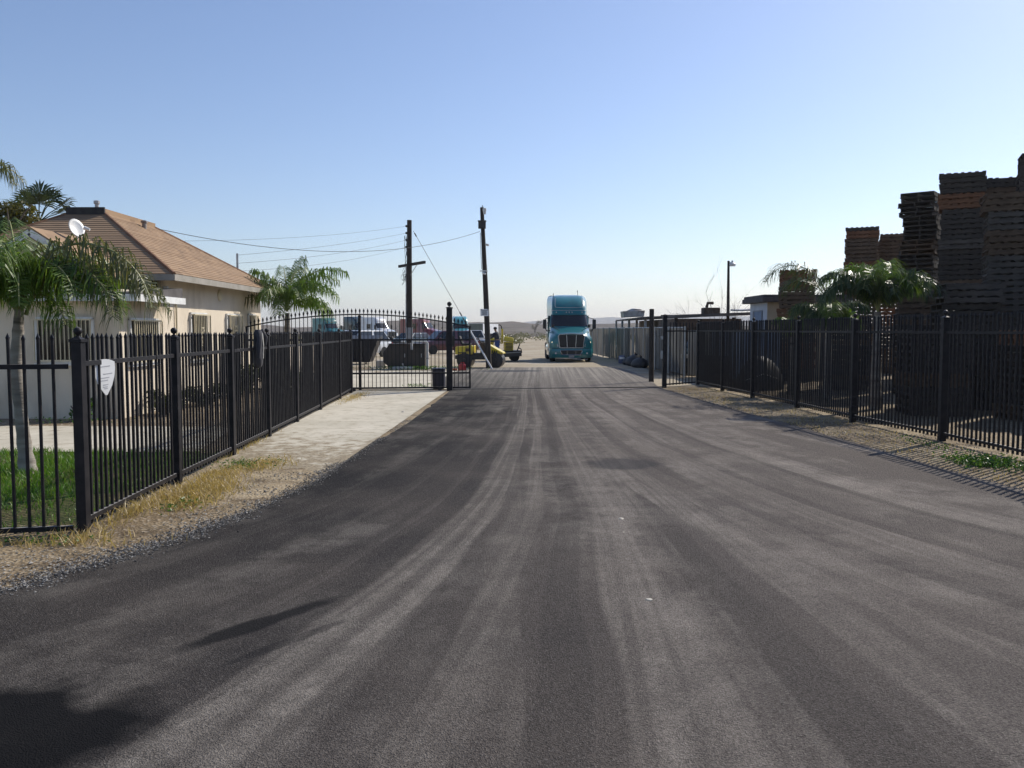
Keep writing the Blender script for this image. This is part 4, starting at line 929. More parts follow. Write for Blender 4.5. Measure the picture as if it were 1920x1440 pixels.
LV=[(.95,1.45,1.12,1.17,5.1),(1.94,1.42,1.08,1.17,5.1),(2.66,1.95,1.0,1.15,5.1),(2.88,2.0,1.0,1.16,5.1),(3.1,2.12,.99,1.16,5.1),(3.4,2.45,.97,1.16,5.1),(3.65,2.9,.93,1.14,5.05),(3.79,3.4,.86,1.08,5.0),(3.85,4.0,.65,.95,4.9)]
def cabpt(th,z,off=0.):
    for a,b in zip(LV,LV[1:]):
        if z<=b[0]: break
    t=max(0,min(1,(z-a[0])/(b[0]-a[0]))); yf,wf=[a[i]+(b[i]-a[i])*t for i in (1,2)]
    s,c=math.sin(th),math.cos(th)
    return Vector(((wf+off)*math.copysign(abs(s)**.5,s),yf-off+.75*(1-abs(c)**.5)*.8,z))
def truck(label,loc,rz,pm,roofcut=99,lit=False,trim=True,group='semi trucks'):
    T=thing('semi_truck',label,'semi truck',loc,rz,group); B=lambda mb,n,m,par=None,**k: mb.build(n,m,par or T,world=False,**k)
    rings=[]
    lv=[l for l in LV if l[0]<roofcut]
    for z,yf,wf,wb,yb in lv:
        arc_=[cabpt(-math.pi/2+math.pi*k/22,z) for k in range(23)]
        rings.append([(-wb,yb,z),(-wb,max(yf+1.5,2.6),z)]+arc_+[(wb,max(yf+1.5,2.6),z),(wb,yb,z)])
    mb=MB(); mb.loft(rings); B(mb,'cab',pm,smooth=True,angle=50)
    def patch(t0,t1,z0,z1,off,nz=4,nt_=16):
        vs=[cabpt(t0+(t1-t0)*i/nt_,z0+(z1-z0)*j/nz,off) for j in range(nz+1) for i in range(nt_+1)]; n=nt_+1
        q=MB(); q.add(vs,[(j*n+i,j*n+i+1,j*n+i+n+1,j*n+i+n) for j in range(nz) for i in range(nt_)]); return q
    B(patch(rad(-74),rad(74),1.99,2.63,.012),'windshield',M['glass_dark'],smooth=True)
    mb=MB(); mb.tube([cabpt(rad(-78+156*i/16),2.655,.02) for i in range(17)],.03,6); mb.tube([cabpt(rad(-78),2.66-.7*i/5,.02) for i in range(6)],.03,6); mb.tube([cabpt(rad(78),2.66-.7*i/5,.02) for i in range(6)],.03,6); B(mb,'windshield_surround',pm,smooth=True)
    if roofcut>3.5:
        mb=MB(); pts=[cabpt(rad(-40),3.62-.08*i,.006) for i in range(7)]+[cabpt(rad(-36+9*i),3.08 -.02*math.sin(i/8*3.14),.006) for i in range(9)]+[cabpt(rad(40),3.14+.08*i,.006) for i in range(7)]
        mb.tube(pts,.012,5); mb.tube([cabpt(rad(-80+10*i),2.9,.008) for i in range(17)],.014,5); B(mb,'fairing_seam',M['silver'],smooth=True)
    for x in (-.72,-.16,0,.16,.72):
        th=math.asin(min(1,(abs(x)/1.0)**2))*(1 if x>=0 else -1); p=cabpt(th,2.79,.02); mb=MB(); mb.cbox(p,(.06,.05,.075)); B(mb,'marker_light',M['headlight'] if lit else M['amber'],bevel=.012)
    for sx in (-1,1):
        mb=MB(); mb.box(sx*1.165-.02,sx*1.165+.02,2.75,3.75,1.0,2.62); dr_=B(mb,'door',pm,bevel=.012)
        mb=MB(); mb.box(sx*1.187-.006,sx*1.187+.006,2.85,3.6,1.9,2.52); B(mb,'side_window',M['glass_dark'],dr_)
        mb=MB(); mb.box(sx*1.195-.012,sx*1.195+.012,3.5,3.68,1.6,1.64); B(mb,'handle',M['chrome'],dr_)
        mb=MB(); mb.tube([(sx*1.1,1.95,1.75),(sx*1.28,1.75,1.72),(sx*1.38,1.72,1.9)],.03,6); mb.tube([(sx*1.1,2.1,2.5),(sx*1.38,1.75,2.4)],.02,6); B(mb,'mirror_arm',M['dark_metal'],smooth=True)
        mb=MB(); mb.box(sx*1.41-.1,sx*1.41+.1,1.65,1.82,1.85,2.38); ms=B(mb,'mirror',M['dark_metal'],bevel=.04,seg=3)
        mb=MB(); mb.box(sx*1.41-.08,sx*1.41+.08,1.825,1.832,1.9,2.33); B(mb,'mirror_glass',M['chrome'],ms)
        mb=MB(); mb.tube([(sx*.55,.75,1.7),(sx*.98,.45,1.95)],.015,5); mb.cbox((sx*1.0,.42,2.0),(.15,.1,.17)); B(mb,'hood_mirror',M['dark_metal'],bevel=.02)
        mb=MB(); mb.lathe((sx*.95,3.75,.72),[(.05,-.85),(.31,-.83),(.31,.83),(.05,.85)],16,1); B(mb,'fuel_tank',M['chrome'],smooth=True)
        # headlight, swept back round the corner
        mb=MB(); a=[(sx*.70,-.035,.86),(sx*1.1,.13,.84),(sx*1.14,.2,1.06),(sx*1.12,.2,1.2),(sx*.8,.0,1.1)]
        a=a if sx>0 else a[::-1]; mb.prism(a,(0,.14,.0)); hl=B(mb,'headlight',M['headlight'],bevel=.02)
        mb=MB(); mb.lathe((sx*1.02,.09,1.1),[(.01,-.03),(.05,-.025),(.06,.0),(.05,.05)],12,1); B(mb,'lamp',GLOW if lit else M['amber'],hl,smooth=True)
        mb=MB(); mb.lathe((sx*.86,-.06,.5),[(.01,-.015),(.05,-.012),(.055,.02)],12,1); B(mb,'fog_light',M['headlight'],smooth=True)
        wheel(T,sx*1.0,1.15,.51,.3)
        mb=MB(); mb.box(sx*1.15-.03,sx*1.15+.03,2.0,4.7,.32,.99); B(mb,'side_skirt',pm,bevel=.02)
        for y in (5.3,6.65): wheel(T,sx*.93,y,.51,.52)
        mb=MB(); mb.bar((sx*.55,6.3,1.02),(sx*.55,4.6,1.02),.02,.02); mb.tube([(sx*1.0,5.0,1.2),(sx*1.0,5.02,3.4)],.06,8); B(mb,'exhaust_stack',M['chrome'],smooth=True)
    def sec(y,wb,zb,wt,zt,cr):
        h=[(wb,zb),(wb*1.01,zb+(zt-zb)*.35),(wb*.97,zb+(zt-zb)*.62),(wt+.07,zt-.13),(wt,zt-.03),(wt*.8,zt),(wt*.4,zt+cr*.7),(0,zt+cr)]
        return [(-x,y,z) for x,z in h]+[(x,y,z) for x,z in h[-2::-1]]
    mb=MB(); mb.loft([sec(.0,.93,.78,.7,1.5,.02),sec(.06,1.05,.77,.76,1.55,.03),sec(.3,1.19,.76,.84,1.62,.04),sec(.8,1.21,.75,.93,1.76,.05),sec(1.55,1.2,.75,1.03,1.94,.05)]); B(mb,'hood',pm,smooth=True,angle=60)
    mb=MB(); mb.hexa([(-.62,-.02,.82),(.62,-.02,.82),(.62,.02,.82),(-.62,.02,.82),(-.7,-.02,1.5),(.7,-.02,1.5),(.7,.02,1.5),(-.7,.02,1.5)]); gr_=B(mb,'grille',M['ink_dark'])
    mb=MB()
    for i in range(9):
        z=.87+.072*i; w2=.6+.08*(z-.82)/.68; mb.box(-w2,w2,-.035,-.021,z,z+.022)
    B(mb,'grille_bars',M['dark_metal'],gr_)
    mb=MB(); fr=[(-.64,-.04,.8),(-.72,-.04,1.46),(-.64,-.035,1.54),(0,-.04,1.57),(.64,-.035,1.54),(.72,-.04,1.46),(.64,-.04,.8)]
    mb.tube(fr+[fr[0]],.036,7); mb.bar((-.23,-.05,.84),(-.27,-.05,1.5),.04,.03,up=(0,1,0)); mb.bar((.23,-.05,.84),(.27,-.05,1.5),.04,.03,up=(0,1,0)); B(mb,'grille_frame',M['grey_chrome'],gr_,smooth=True)
    pl_=[(-1.22,.72),(-1.21,.25),(-1.08,.03),(-.7,-.08),(.7,-.08),(1.08,.03),(1.21,.25),(1.22,.72)]
    mb=MB(); mb.loft([[(x*s,y+dy,z) for x,y in pl_] for z,s,dy in ((.24,.95,.05),(.32,1,.0),(.62,1.01,.0),(.755,.99,.03))]); bu=B(mb,'bumper',pm,smooth=True,angle=40)
    mb=MB(); mb.box(-.58,.58,-.095,-.05,.42,.64); B(mb,'air_intake',M['ink_dark'],bu)
    mb=MB(); c4=[(-.5,-.1,.41),(-.6,-.1,.62),(-.58,-.1,.67),(.58,-.1,.67),(.6,-.1,.62),(.5,-.1,.41)]; mb.tube(c4+[c4[0]],.022,6)
    for x in (-.24,.24): mb.tube([(x,-.1,.42),(x,-.1,.66)],.016,6)
    B(mb,'intake_frame',M['grey_chrome'],bu,smooth=True)
    mb=MB(); mb.box(-.15,.15,-.102,-.085,.26,.41); B(mb,'number_plate',M['grey_paint'],bu)
    mb=MB(); mb.bar((-.62,-.03,.2),(.5,-.03,.24),.05,.035); mb.bar((.1,-.02,.165),(.9,-.02,.165),.05,.03); B(mb,'bumper_skirt',M['grey_paint'],bu)
    mb=MB(); mb.box(-.45,.45,.4,7.2,.5,.8); B(mb,'chassis',M['dark_metal'])
    if trim:
        mb=MB(); mb.tube([(.6,3.5,3.8),(.58,3.5,4.05)],.012,5); mb.cbox((.58,3.5,4.06),(.05,.05,.07)); mb.tube([(-.86,3.3,3.6),(-.84,3.3,3.92)],.02,5); B(mb,'antenna',M['dark_metal'])
    return T
truck('teal semi truck with a tall sleeper cab driving towards the camera on the lane',(3.27,47.0,0),rad(0),M['teal'],lit=True)
truck('pale teal semi truck parked in the yard, half hidden behind the gate end',(-7.45,128,0),rad(8),M['teal_light'],trim=False)
truck('white semi truck parked in the yard behind the gate, beside the utility pole',(-15.4,110,0),rad(50),M['white_truck'],3.62,trim=False)
truck('teal semi truck parked at the far left of the yard behind the dark fence end',(-23.7,118,0),rad(46),M['teal'],3.62,trim=False)
truck('dark teal semi truck parked between the other teal one and the white one',(-20.2,121,0),rad(42),M['dark_teal'],3.7,trim=False)
truck('red semi truck parked in the yard right of the utility pole',(-8.6,104,0),rad(66),M['red_truck'],3.2,trim=False)
bx=thing('box_trailer','boxy trailer with a dark end and pale side, far off beside the thin pole','trailer',(-6.3,150,0),rad(-12))
MB().box(-1.25,1.25,0,12,1.1,2.85).build('body',M['pale_siding'],bx,world=False); MB().box(-1.2,1.2,-.06,-.005,1.15,2.8).build('rear_door',mat('olive_grey_door',(.12,.14,.11),(.09,.1,.085),2,.6),bx,world=False)
MB().box(-1.1,1.1,.2,11.8,.8,1.09).build('chassis',M['dark_metal'],bx,world=False)
for y in (1.2,2.5):
    for sx in (-1,1): wheel(bx,sx*1.0,y,.5,.4,'tin')
def car(name,label,loc,rz,pm,L=4.6,W=1.85,Hh=1.72,pickup=False,cat='car'):
    C=thing(name,label,cat,loc,rz,'cars parked in the yard'); B=lambda mb,n,m,par=None,**k: mb.build(n,m,par or C,world=False,**k); w2=W/2
    mb=MB(); prof=[(-.0,.5,.62,.82),(.1,.32,.9,.94),(.6,.28,.98,1),(1.25,.28,1.06,1),(L-1,.28,1.06,1),(L-.2,.3,1.04,.98),(L,.45,.95,.92)]
    def s_(y,z0,z1,k): h=[(w2*k*.92,z0),(w2*k,z0+.15),(w2*k,z1-.25),(w2*k*.95,z1-.05),(w2*k*.8,z1)]; return [(-x,y,z) for x,z in h]+[(x,y,z) for x,z in h[::-1]]
    mb.loft([s_(*p) for p in prof]); B(mb,'body',pm,smooth=True,angle=50)
    y0,y1,y2,y3=(1.1,1.75,2.9 if pickup else L-.75,3.1 if pickup else L-.12); z0=1.04
    def c_(y,z,k): return [(-w2*k,y,z),(w2*k,y,z)]
    mb=MB(); mb.hexa([(-w2*.94,y0,z0),(w2*.94,y0,z0),(w2*.94,y3,z0),(-w2*.94,y3,z0),(-w2*.76,y1,Hh),(w2*.76,y1,Hh),(w2*.76,y2,Hh),(-w2*.76,y2,Hh)]); cb=B(mb,'cabin',pm,bevel=.06,seg=3)
    def lerp3(a,b,t): return tuple(a[i]+(b[i]-a[i])*t for i in range(3))
    def pane(a,b,c,d,n,nm):
        A,Bq,Cq,D=[Vector(p) for p in (a,b,c,d)]; ce=(A+Bq+Cq+D)/4; q=[ce+(p-ce)*.84+Vector(n)*.012 for p in (A,Bq,Cq,D)]
        mb=MB(); mb.prism(q,Vector(n)*.008); B(mb,nm,M['glass_dark'],cb)
    lo=[(-w2*.94,y0,z0),(w2*.94,y0,z0),(w2*.94,y3,z0),(-w2*.94,y3,z0)]; hi=[(-w2*.76,y1,Hh),(w2*.76,y1,Hh),(w2*.76,y2,Hh),(-w2*.76,y2,Hh)]
    pane(lo[0],lo[1],hi[1],hi[0],(0,-.75,.66),'windshield'); pane(lo[2],lo[3],hi[3],hi[2],(0,.9,.4),'rear_window')
    ym=(y1+y2)/2
    for sx,i,j in ((-1,0,3),(1,1,2)):
        m0=lerp3(lo[i],lo[j],.5); m1=lerp3(hi[i],hi[j],.5); n=(sx*.95,0,.26)
        pane(lo[i],m0,m1,hi[i],n,'side_window'); pane(m0,lo[j],hi[j],m1,n,'side_window')
        mb=MB(); mb.box(sx*w2*.75-.18,sx*w2*.75+.18,-.03,.1,.66,.82); B(mb,'headlight',M['headlight'],bevel=.03)
        mb=MB(); mb.box(sx*w2*.82-.1,sx*w2*.82+.1,L-.06,L+.02,.7,.95); B(mb,'tail_light',M['red_lens'],bevel=.02)
        mb=MB(); mb.box(sx*(w2+.1)-.1,sx*(w2+.1)+.1,1.4,1.5,1.05,1.22); B(mb,'mirror',pm,bevel=.03)
        for y in (.95,L-.95): wheel(C,sx*(w2-.1),y,.35,.22)
    mb=MB(); mb.box(-.5,.5,-.035,.05,.6,.78); B(mb,'grille',M['ink_dark'])
    mb=MB(); mb.box(-w2*.9,w2*.9,-.06,.1,.36,.52); B(mb,'bumper',M['dark_metal'],bevel=.03)
    return C
car('parked_suv','white parked car behind the dark steel bin, its roof showing through the gate',(-11.2,53.5,0),rad(-32),M['white_truck'],4.7,1.9,1.75)
car('parked_suv','maroon parked car in front of the red truck, right of the white pipe',(-7.0,62.5,0),rad(-62),M['maroon'],4.7,1.9,1.72)
car('parked_pickup','grey parked pickup beyond the yellow road roller',(-3.0,76,0),rad(14),M['silver'],5.2,1.9,1.75,True,'pickup truck')
car('parked_suv','dark parked car in front of the white semi truck',(-10.3,76,0),rad(-28),M['dark_teal'],4.6,1.85,1.5)
# ================================================================== yard things by the gate
d1=thing('steel_bin','dark navy steel refuse bin behind the gate, in front of the white car','refuse bin',(-8.05,44.4,0))
m_=MB(); m_.hexa([(-9.25,44,.12),(-7.7,44,.12),(-7.7,45.2,.12),(-9.25,45.2,.12),(-9.3,43.9,1.3),(-7.25,43.9,1.3),(-7.25,45.3,1.3),(-9.3,45.3,1.3)]); m_.build('bin_body',M['dumpster'],d1,bevel=.02)
m_=MB(); m_.hexa([(-9.33,43.85,1.302),(-7.22,43.85,1.302),(-7.22,45.35,1.302),(-9.33,45.35,1.302),(-9.33,43.85,1.33),(-7.22,43.85,1.33),(-7.22,45.35,1.5),(-9.33,45.35,1.5)]); m_.build('lid',M['dumpster'],d1,bevel=.01)
for x in (-9,-7.9):
    m_=MB(); m_.lathe((x,44.1,.07),[(.06,-.03),(.07,-.02),(.07,.02),(.06,.03)],10,0); m_.build('wheel',M['rubber'],d1,smooth=True)
m_=MB()
for x in (-8.9,-8.5,-8.1,-7.7): m_.box(x-.03,x+.03,43.86,43.96,.3,1.25)
m_.build('rib',M['dumpster'],d1)
for o_ in d1.children: o_.location.x+=.35+d1.location.x-d1.location.x
d2=thing('utility_cabinet','brown steel cabinet with a cut corner standing in the yard behind the gate','cabinet',(-4.85,38.9,0))
m_=MB(); m_.prism([(-5.55,38.5,.1),(-3.93,38.5,.1),(-3.93,38.5,1.13),(-5.55,38.5,1.13),(-5.82,38.5,.75),(-5.82,38.5,.35)],(0,.9,0)); m_.build('cabinet_body',M['cabinet'],d2,bevel=.02)
m_=MB(); m_.box(-5.6,-3.9,38.42,39.45,1.132,1.17); m_.build('lid',M['cabinet'],d2,bevel=.01)
m_=MB(); m_.box(-5.6,-4.0,38.6,39.3,-.02,.099); m_.build('plinth',M['concrete_part'],d2)
for x0,x1 in ((-5.45,-4.75),(-4.7,-4.0)):
    m_=MB(); m_.box(x0,x1,38.475,38.498,.2,1.05); dd=m_.build('door',M['cabinet'],d2,bevel=.006); m_=MB(); m_.box(x1-.1,x1-.07,38.45,38.474,.55,.72); m_.build('handle',M['galv'],dd,world=False)
pf=thing('pipe_frame','white bent pipe rising beside the brown cabinet','pipe',(-3.85,38.35,0))
m_=MB(); m_.tube([(-3.8,38.35,-.02),(-3.8,38.35,1.18),(-3.83,38.35,1.25),(-3.9,38.35,1.28),(-4.4,38.35,1.3),(-4.47,38.35,1.26),(-4.5,38.35,1.18),(-4.5,38.35,.9)],.05,10); m_.build('pipe',M['white_paint'],pf,smooth=True)
m_=MB()
for z in (.02,.5): m_.lathe((-3.8,38.35,z),[(.06,0),(.09,.0),(.09,.03),(.06,.03)],10)
m_.build('flange',M['galv'],pf,smooth=True)
m_=MB(); m_.box(-6.35,-5.9,39.8,40.3,-.02,.36); tag(m_.build('concrete_block',M['concrete_part'],bevel=.05,seg=3),'pale concrete block between the dark steel bin and the brown cabinet','concrete block')
m_=MB(); m_.tube([(-5.3,37.9,.07),(-4.8,37.8,.07),(-4.35,37.95,.07)],[.09,.1,.08],8); m_.tube([(-4.75,37.8,.07),(-4.85,37.75,.3)],.03,6); tag(m_.build('bundle',M['jacket_light'],smooth=True),'pale rag bundle on the ground at the foot of the brown cabinet','bundle')
tb=thing('trash_bin','small navy bin standing behind the gate beside the tall gate post','bin',(-2.22,25.75,0))
m_=MB(); m_.loft([[(-2.22+r*sx*math.copysign(abs(math.cos(t))**.6,math.cos(t)),25.78+r*math.copysign(abs(math.sin(t))**.6,math.sin(t)),z) for t in [k*math.pi/10 for k in range(20)]] for r,sx,z in ((.16,1,.015),(.19,1,.05),(.2,1,.56),(.2,1,.6))]); m_.build('bin_body',M['bin'],tb,smooth=True)
m_=MB(); m_.loft([[(-2.22+r*math.copysign(abs(math.cos(t))**.6,math.cos(t)),25.78+r*math.copysign(abs(math.sin(t))**.6,math.sin(t)),z) for t in [k*math.pi/10 for k in range(20)]] for r,z in ((.212,.602),(.215,.63),(.17,.645))]); m_.build('lid',M['bin'],tb,smooth=True)
rc=thing('fuel_can','red plastic fuel can on the ground beyond the gate end, left of the roller','fuel can',(-2.17,37.2,0))
m_=MB(); m_.loft([[(-2.17+a*math.copysign(abs(math.cos(t))**.5,math.cos(t)),37.2+.13*math.copysign(abs(math.sin(t))**.5,math.sin(t)),z) for t in [k*math.pi/10 for k in range(20)]] for a,z in ((.15,.015),(.175,.04),(.18,.22),(.15,.28),(.08,.31))]); m_.build('can_body',M['redcan'],rc,smooth=True)
m_=MB(); m_.tube([(-2.25,37.2,.27),(-2.22,37.2,.37),(-2.1,37.2,.37),(-2.07,37.2,.28)],.018,6); m_.build('handle',M['redcan'],rc,smooth=True)
m_=MB(); m_.tube([(-2.06,37.2,.26),(-1.98,37.2,.37)],[.035,.02],8); m_.build('spout',M['rubber'],rc,smooth=True)
for k,(x,l) in enumerate(((-2.52,'orange brick lying left of the red fuel can'),)):
    m_=MB(); m_.box(x-.12,x+.12,37.25,37.36,.01,.1); m_.box(x-.1,x+.14,37.26,37.37,.101,.19) if False else None; tag(m_.build('brick',M['brick'],bevel=.006),l,'brick')
# ================================================================== road roller
RO=thing('road_roller','yellow road roller with a sloping hood and dark steel drums by the thin pole','road roller',(-1.5,40.4,0),rad(-6))
B=lambda mb,n,m,par=None,**k: mb.build(n,m,par or RO,world=False,**k)
for x in (-.68,.78):
    mb=MB(); mb.lathe((x,0,.36),[(.05,-.58),(.3,-.57),(.36,-.55),(.36,.55),(.3,.57),(.05,.58)],26,1); dr_=B(mb,'drum',M['drum'],smooth=True)
    mb=MB(); mb.box(x-.09,x+.09,-.66,-.6,.28,.75); mb.box(x-.09,x+.09,.6,.66,.28,.75); mb.lathe((x,-.67,.36),[(.02,-.02),(.09,-.015),(.1,.02)],10,1); B(mb,'drum_yoke',M['dark_metal'],dr_)
mb=MB(); mb.box(-1.02,.35,-.5,.5,.4,.64); mb.box(.35,1.0,-.25,.25,.45,.64); mb.box(-1.12,-.9,-.56,.56,.42,.6); B(mb,'chassis',M['dark_metal'],bevel=.02)
mb=MB(); mb.hexa([(-1.12,-.56,.645),(-.28,-.56,.645),(-.28,.56,.645),(-1.12,.56,.645),(-1.1,-.54,1.0),(-.28,-.54,1.06),(-.28,.54,1.06),(-1.1,.54,1.0)]); rb=B(mb,'rear_body',M['yellow'],bevel=.04,seg=3)
mb=MB(); mb.box(-.62,-.45,-.585,-.562,.78,.93); B(mb,'decal',M['clutter'],rb)
mb=MB(); mb.box(-.95,-.75,-.585,-.562,.7,.74); B(mb,'vent_slot',M['ink_dark'],rb)
mb=MB(); mb.prism([(.32,-.52,.66),(1.16,-.52,.66),(1.12,-.52,.74),(.62,-.52,1.02),(.3,-.52,1.16)],(0,1.04,0)); hd=B(mb,'hood',M['yellow'],bevel=.045,seg=3)
mb=MB()
for k in range(5): mb.box(.42+.1*k,.47+.1*k,-.545,-.521,.72,.86-.012*k)
B(mb,'hood_louvres',M['ink_dark'],hd)
mb=MB(); mb.box(-.26,.28,-.5,.5,.646,.7); B(mb,'foot_plate',M['dark_metal'])
mb=MB(); mb.box(-.85,-.45,-.25,.25,1.055,1.16); mb.hexa([(-.9,-.25,1.1),(-.8,-.25,1.1),(-.8,.25,1.1),(-.9,.25,1.1),(-1.02,-.23,1.5),(-.95,-.23,1.5),(-.95,.23,1.5),(-1.02,.23,1.5)]); B(mb,'seat',M['rubber'],bevel=.03)
mb=MB(); mb.box(.05,.3,-.35,.35,.7,1.18); mb.tube([(.1,0,1.1),(-.1,0,1.38)],.03,8); B(mb,'console',M['clutter'],bevel=.02)
mb=MB(); c=Vector((-.12,0,1.4)); mb.tube([c+Vector((.1*math.cos(t),.19*math.sin(t),.16*math.cos(t))) for t in [k*math.pi/8 for k in range(17)]],.015,5); B(mb,'steering_wheel',M['rubber'],smooth=True)
mb=MB(); mb.tube([(-.25,-.5,.66),(-.25,-.5,1.22),(.25,-.5,1.22),(.25,-.5,.66)],.02,6); mb.tube([(-.25,.5,.66),(-.25,.5,1.22),(.25,.5,1.22),(.25,.5,.66)],.02,6); B(mb,'hand_rail',M['dark_metal'],smooth=True)
# ================================================================== asphalt paver and its operator
PV=thing('asphalt_paver','yellow asphalt paver with a hooked exhaust and a dark screed, behind the road roller','paver',(-.45,48.4,0),rad(4))
B=lambda mb,n,m,par=None,**k: mb.build(n,m,par or PV,world=False,**k)
mb=MB(); mb.box(-1.05,.95,-.2,1.0,.3,.62); B(mb,'chassis',M['dark_metal'],bevel=.02)
mb=MB(); mb.bar((-.4,-.5,.33),(.95,-.62,.42),.12,.2); mb.bar((-.4,-.35,.46),(.95,-.47,.53),.3,.03); B(mb,'screed',M['dark_metal'])
mb=MB(); mb.bar((-.4,-.57,.46),(.9,-.69,.545),.02,.03); B(mb,'screed_edge',M['galv'])
mb=MB(); mb.box(.02,.52,-.1,.8,.62,1.12); en=B(mb,'engine_box',M['yellow'],bevel=.02)
mb=MB()
for k in range(5): mb.box(.09,.46,-.125,-.101,.68+.08*k,.72+.08*k)
B(mb,'engine_grille',M['clutter'],en)
mb=MB(); mb.hexa([(-.04,-.15,1.16),(.56,-.15,1.12),(.56,.85,1.12),(-.04,.85,1.16),(.02,-.1,1.42),(.52,-.1,1.34),(.52,.8,1.34),(.02,.8,1.42)]); B(mb,'hood',M['yellow'],bevel=.04,seg=3)
mb=MB(); mb.hexa([(-1.05,.1,1.1),(-.5,.1,1.1),(-.5,.9,1.1),(-1.05,.9,1.1),(-1.0,.15,1.42),(-.5,.15,1.3),(-.5,.85,1.3),(-1.0,.85,1.42)]); mb.box(-1.0,-.6,.2,.8,.62,1.1); B(mb,'hopper',M['yellow'],bevel=.03)
mb=MB(); mb.box(-.14,-.04,.2,.32,1.0,1.84); B(mb,'exhaust_column',M['yellow'],bevel=.01)
mb=MB(); mb.tube([(-.12,.26,1.84),(-.13,.26,1.98),(-.2,.26,2.06),(-.31,.26,2.06)],.03,8); B(mb,'exhaust_pipe',M['dark_metal'],smooth=True)
mb=MB(); mb.tube([(.68,-.5,.55),(.8,-.5,.85),(.86,-.5,1.0)],.035,7); mb.tube([(.78,-.5,.78),(.92,-.5,.72),(.97,-.5,.5)],.03,7); B(mb,'lever',M['dark_metal'],smooth=True)
mb=MB(); mb.box(-.75,.0,-.75,-.2,.16,.2); mb.box(-.4,.0,-.75,-.2,.2,.3); B(mb,'operator_step',M['dark_metal'])
for x in (-.7,.6):
    for y in (-.05,.95):
        wheel(PV,x,y,.27,.2,'dark_metal',1)
mb=MB(); mb.tube([(-.55,-.2,.62),(-.6,-.25,1.1)],.02,6); mb.box(-.85,-.5,-.3,-.15,1.1,1.2); B(mb,'control_panel',M['dark_metal'],bevel=.01)
PE=thing('person','person in a navy top and blue jeans standing at the yellow paver, arm reaching left','person',(-.82,47.5,.2),rad(0))
def skin(name,V,E,Rr,m,parent,sub=2):
    me=bpy.data.meshes.new(name); me.from_pydata([tuple(v) for v in V],E,[]); me.materials.append(m)
    o=bpy.data.objects.new(name,me); col.objects.link(o); o.parent=parent
    o.modifiers.new('skin','SKIN'); sk=me.skin_vertices[0].data
    for i,r in enumerate(Rr):
        sk[i].radius=r if isinstance(r,tuple) else (r,r); sk[i].use_root=(i==0)
    ss=o.modifiers.new('sub','SUBSURF'); ss.levels=sub; ss.render_levels=sub; o.modifiers['skin'].use_smooth_shade=True
    return o
V=[(0,0,.93),(-.02,0,1.12),(-.04,0,1.32),(-.06,0,1.45),(-.09,-.01,1.53),(-.12,-.01,1.62),(-.12,-.01,1.70),
   (-.07,-.19,1.42),(-.3,-.3,1.3),(-.55,-.3,1.15),(-.63,-.3,1.11),(-.04,.2,1.42),(-.2,.32,1.22),(-.42,.26,1.1),(-.5,.24,1.08),
   (.0,-.1,.88),(-.02,-.12,.48),(.03,-.12,.08),(-.12,-.13,.03),(.0,.1,.88),(.06,.13,.48),(.1,.13,.08),(-.05,.14,.03)]
E=[(0,1),(1,2),(2,3),(3,4),(4,5),(5,6),(2,7),(7,8),(8,9),(9,10),(2,11),(11,12),(12,13),(13,14),(0,15),(15,16),(16,17),(17,18),(0,19),(19,20),(20,21),(21,22)]
Rr=[(.12,.14),(.1,.13),(.11,.15),.08,.055,.085,.075,.065,.045,.036,.034,.065,.045,.036,.034,.09,.062,.045,.04,.09,.062,.045,.04]
skin('body',V,E,Rr,M['skin'],PE)
k=1.18; idx=[2,1,0,3,7,8,9,11,12,13]; remap={v:i for i,v in enumerate(idx)}
up=lambda r:(r[0]*k,r[1]*k) if isinstance(r,tuple) else (r*k+.008,r*k+.008)
Es=[(remap[a],remap[b]) for a,b in ((0,1),(1,2),(2,3),(2,7),(7,8),(8,9),(2,11),(11,12),(12,13))]
skin('shirt',[V[i] for i in idx],Es,[up(Rr[i]) for i in idx],M['shirt'],PE)
idx=[0,15,16,17,19,20,21]; remap={v:i for i,v in enumerate(idx)}
skin('jeans',[V[i] for i in idx],[(remap[a],remap[b]) for a,b in ((0,15),(15,16),(16,17),(0,19),(19,20),(20,21))],[up(Rr[i]) for i in idx],M['jean'],PE)
mb=MB(); mb.lathe((-.11,-.01,1.64),[(.092,-.02),(.1,.03),(.095,.075),(.06,.105),(.01,.115)],14); mb.build('hair',M['hair'],PE,world=False,smooth=True)
for i in (17,21):
    x,y=V[i][0],V[i][1]; mb=MB(); mb.hexa([(x-.2,y-.05,0),(x+.07,y-.045,0),(x+.07,y+.045,0),(x-.2,y+.05,0),(x-.19,y-.04,.06),(x+.06,y-.045,.13),(x+.06,y+.045,.13),(x-.19,y+.04,.06)]); mb.build('shoe',M['shoe'],PE,world=False,bevel=.02)
for (hx,hy,hz) in (V[10],V[14]):
    for j in range(5):
        pass
h=MB()
for (hx,hy,hz) in (V[10],V[14]):
    h.cbox((hx-.04,hy,hz-.01),(.08,.07,.03))
    for j,L in enumerate((.06,.075,.07,.055)): h.tube([(hx-.075,hy-.03+.02*j,hz-.01),(hx-.075-L*.6,hy-.03+.02*j,hz-.02),(hx-.075-L*.8,hy-.03+.02*j,hz-.05)],[.01,.009,.007],5)
    h.tube([(hx-.03,hy-.035,hz-.01),(hx-.06,hy-.06,hz-.02),(hx-.085,hy-.055,hz-.045)],[.012,.01,.008],5)
h.build('hands',M['skin'],PE,world=False,smooth=True)
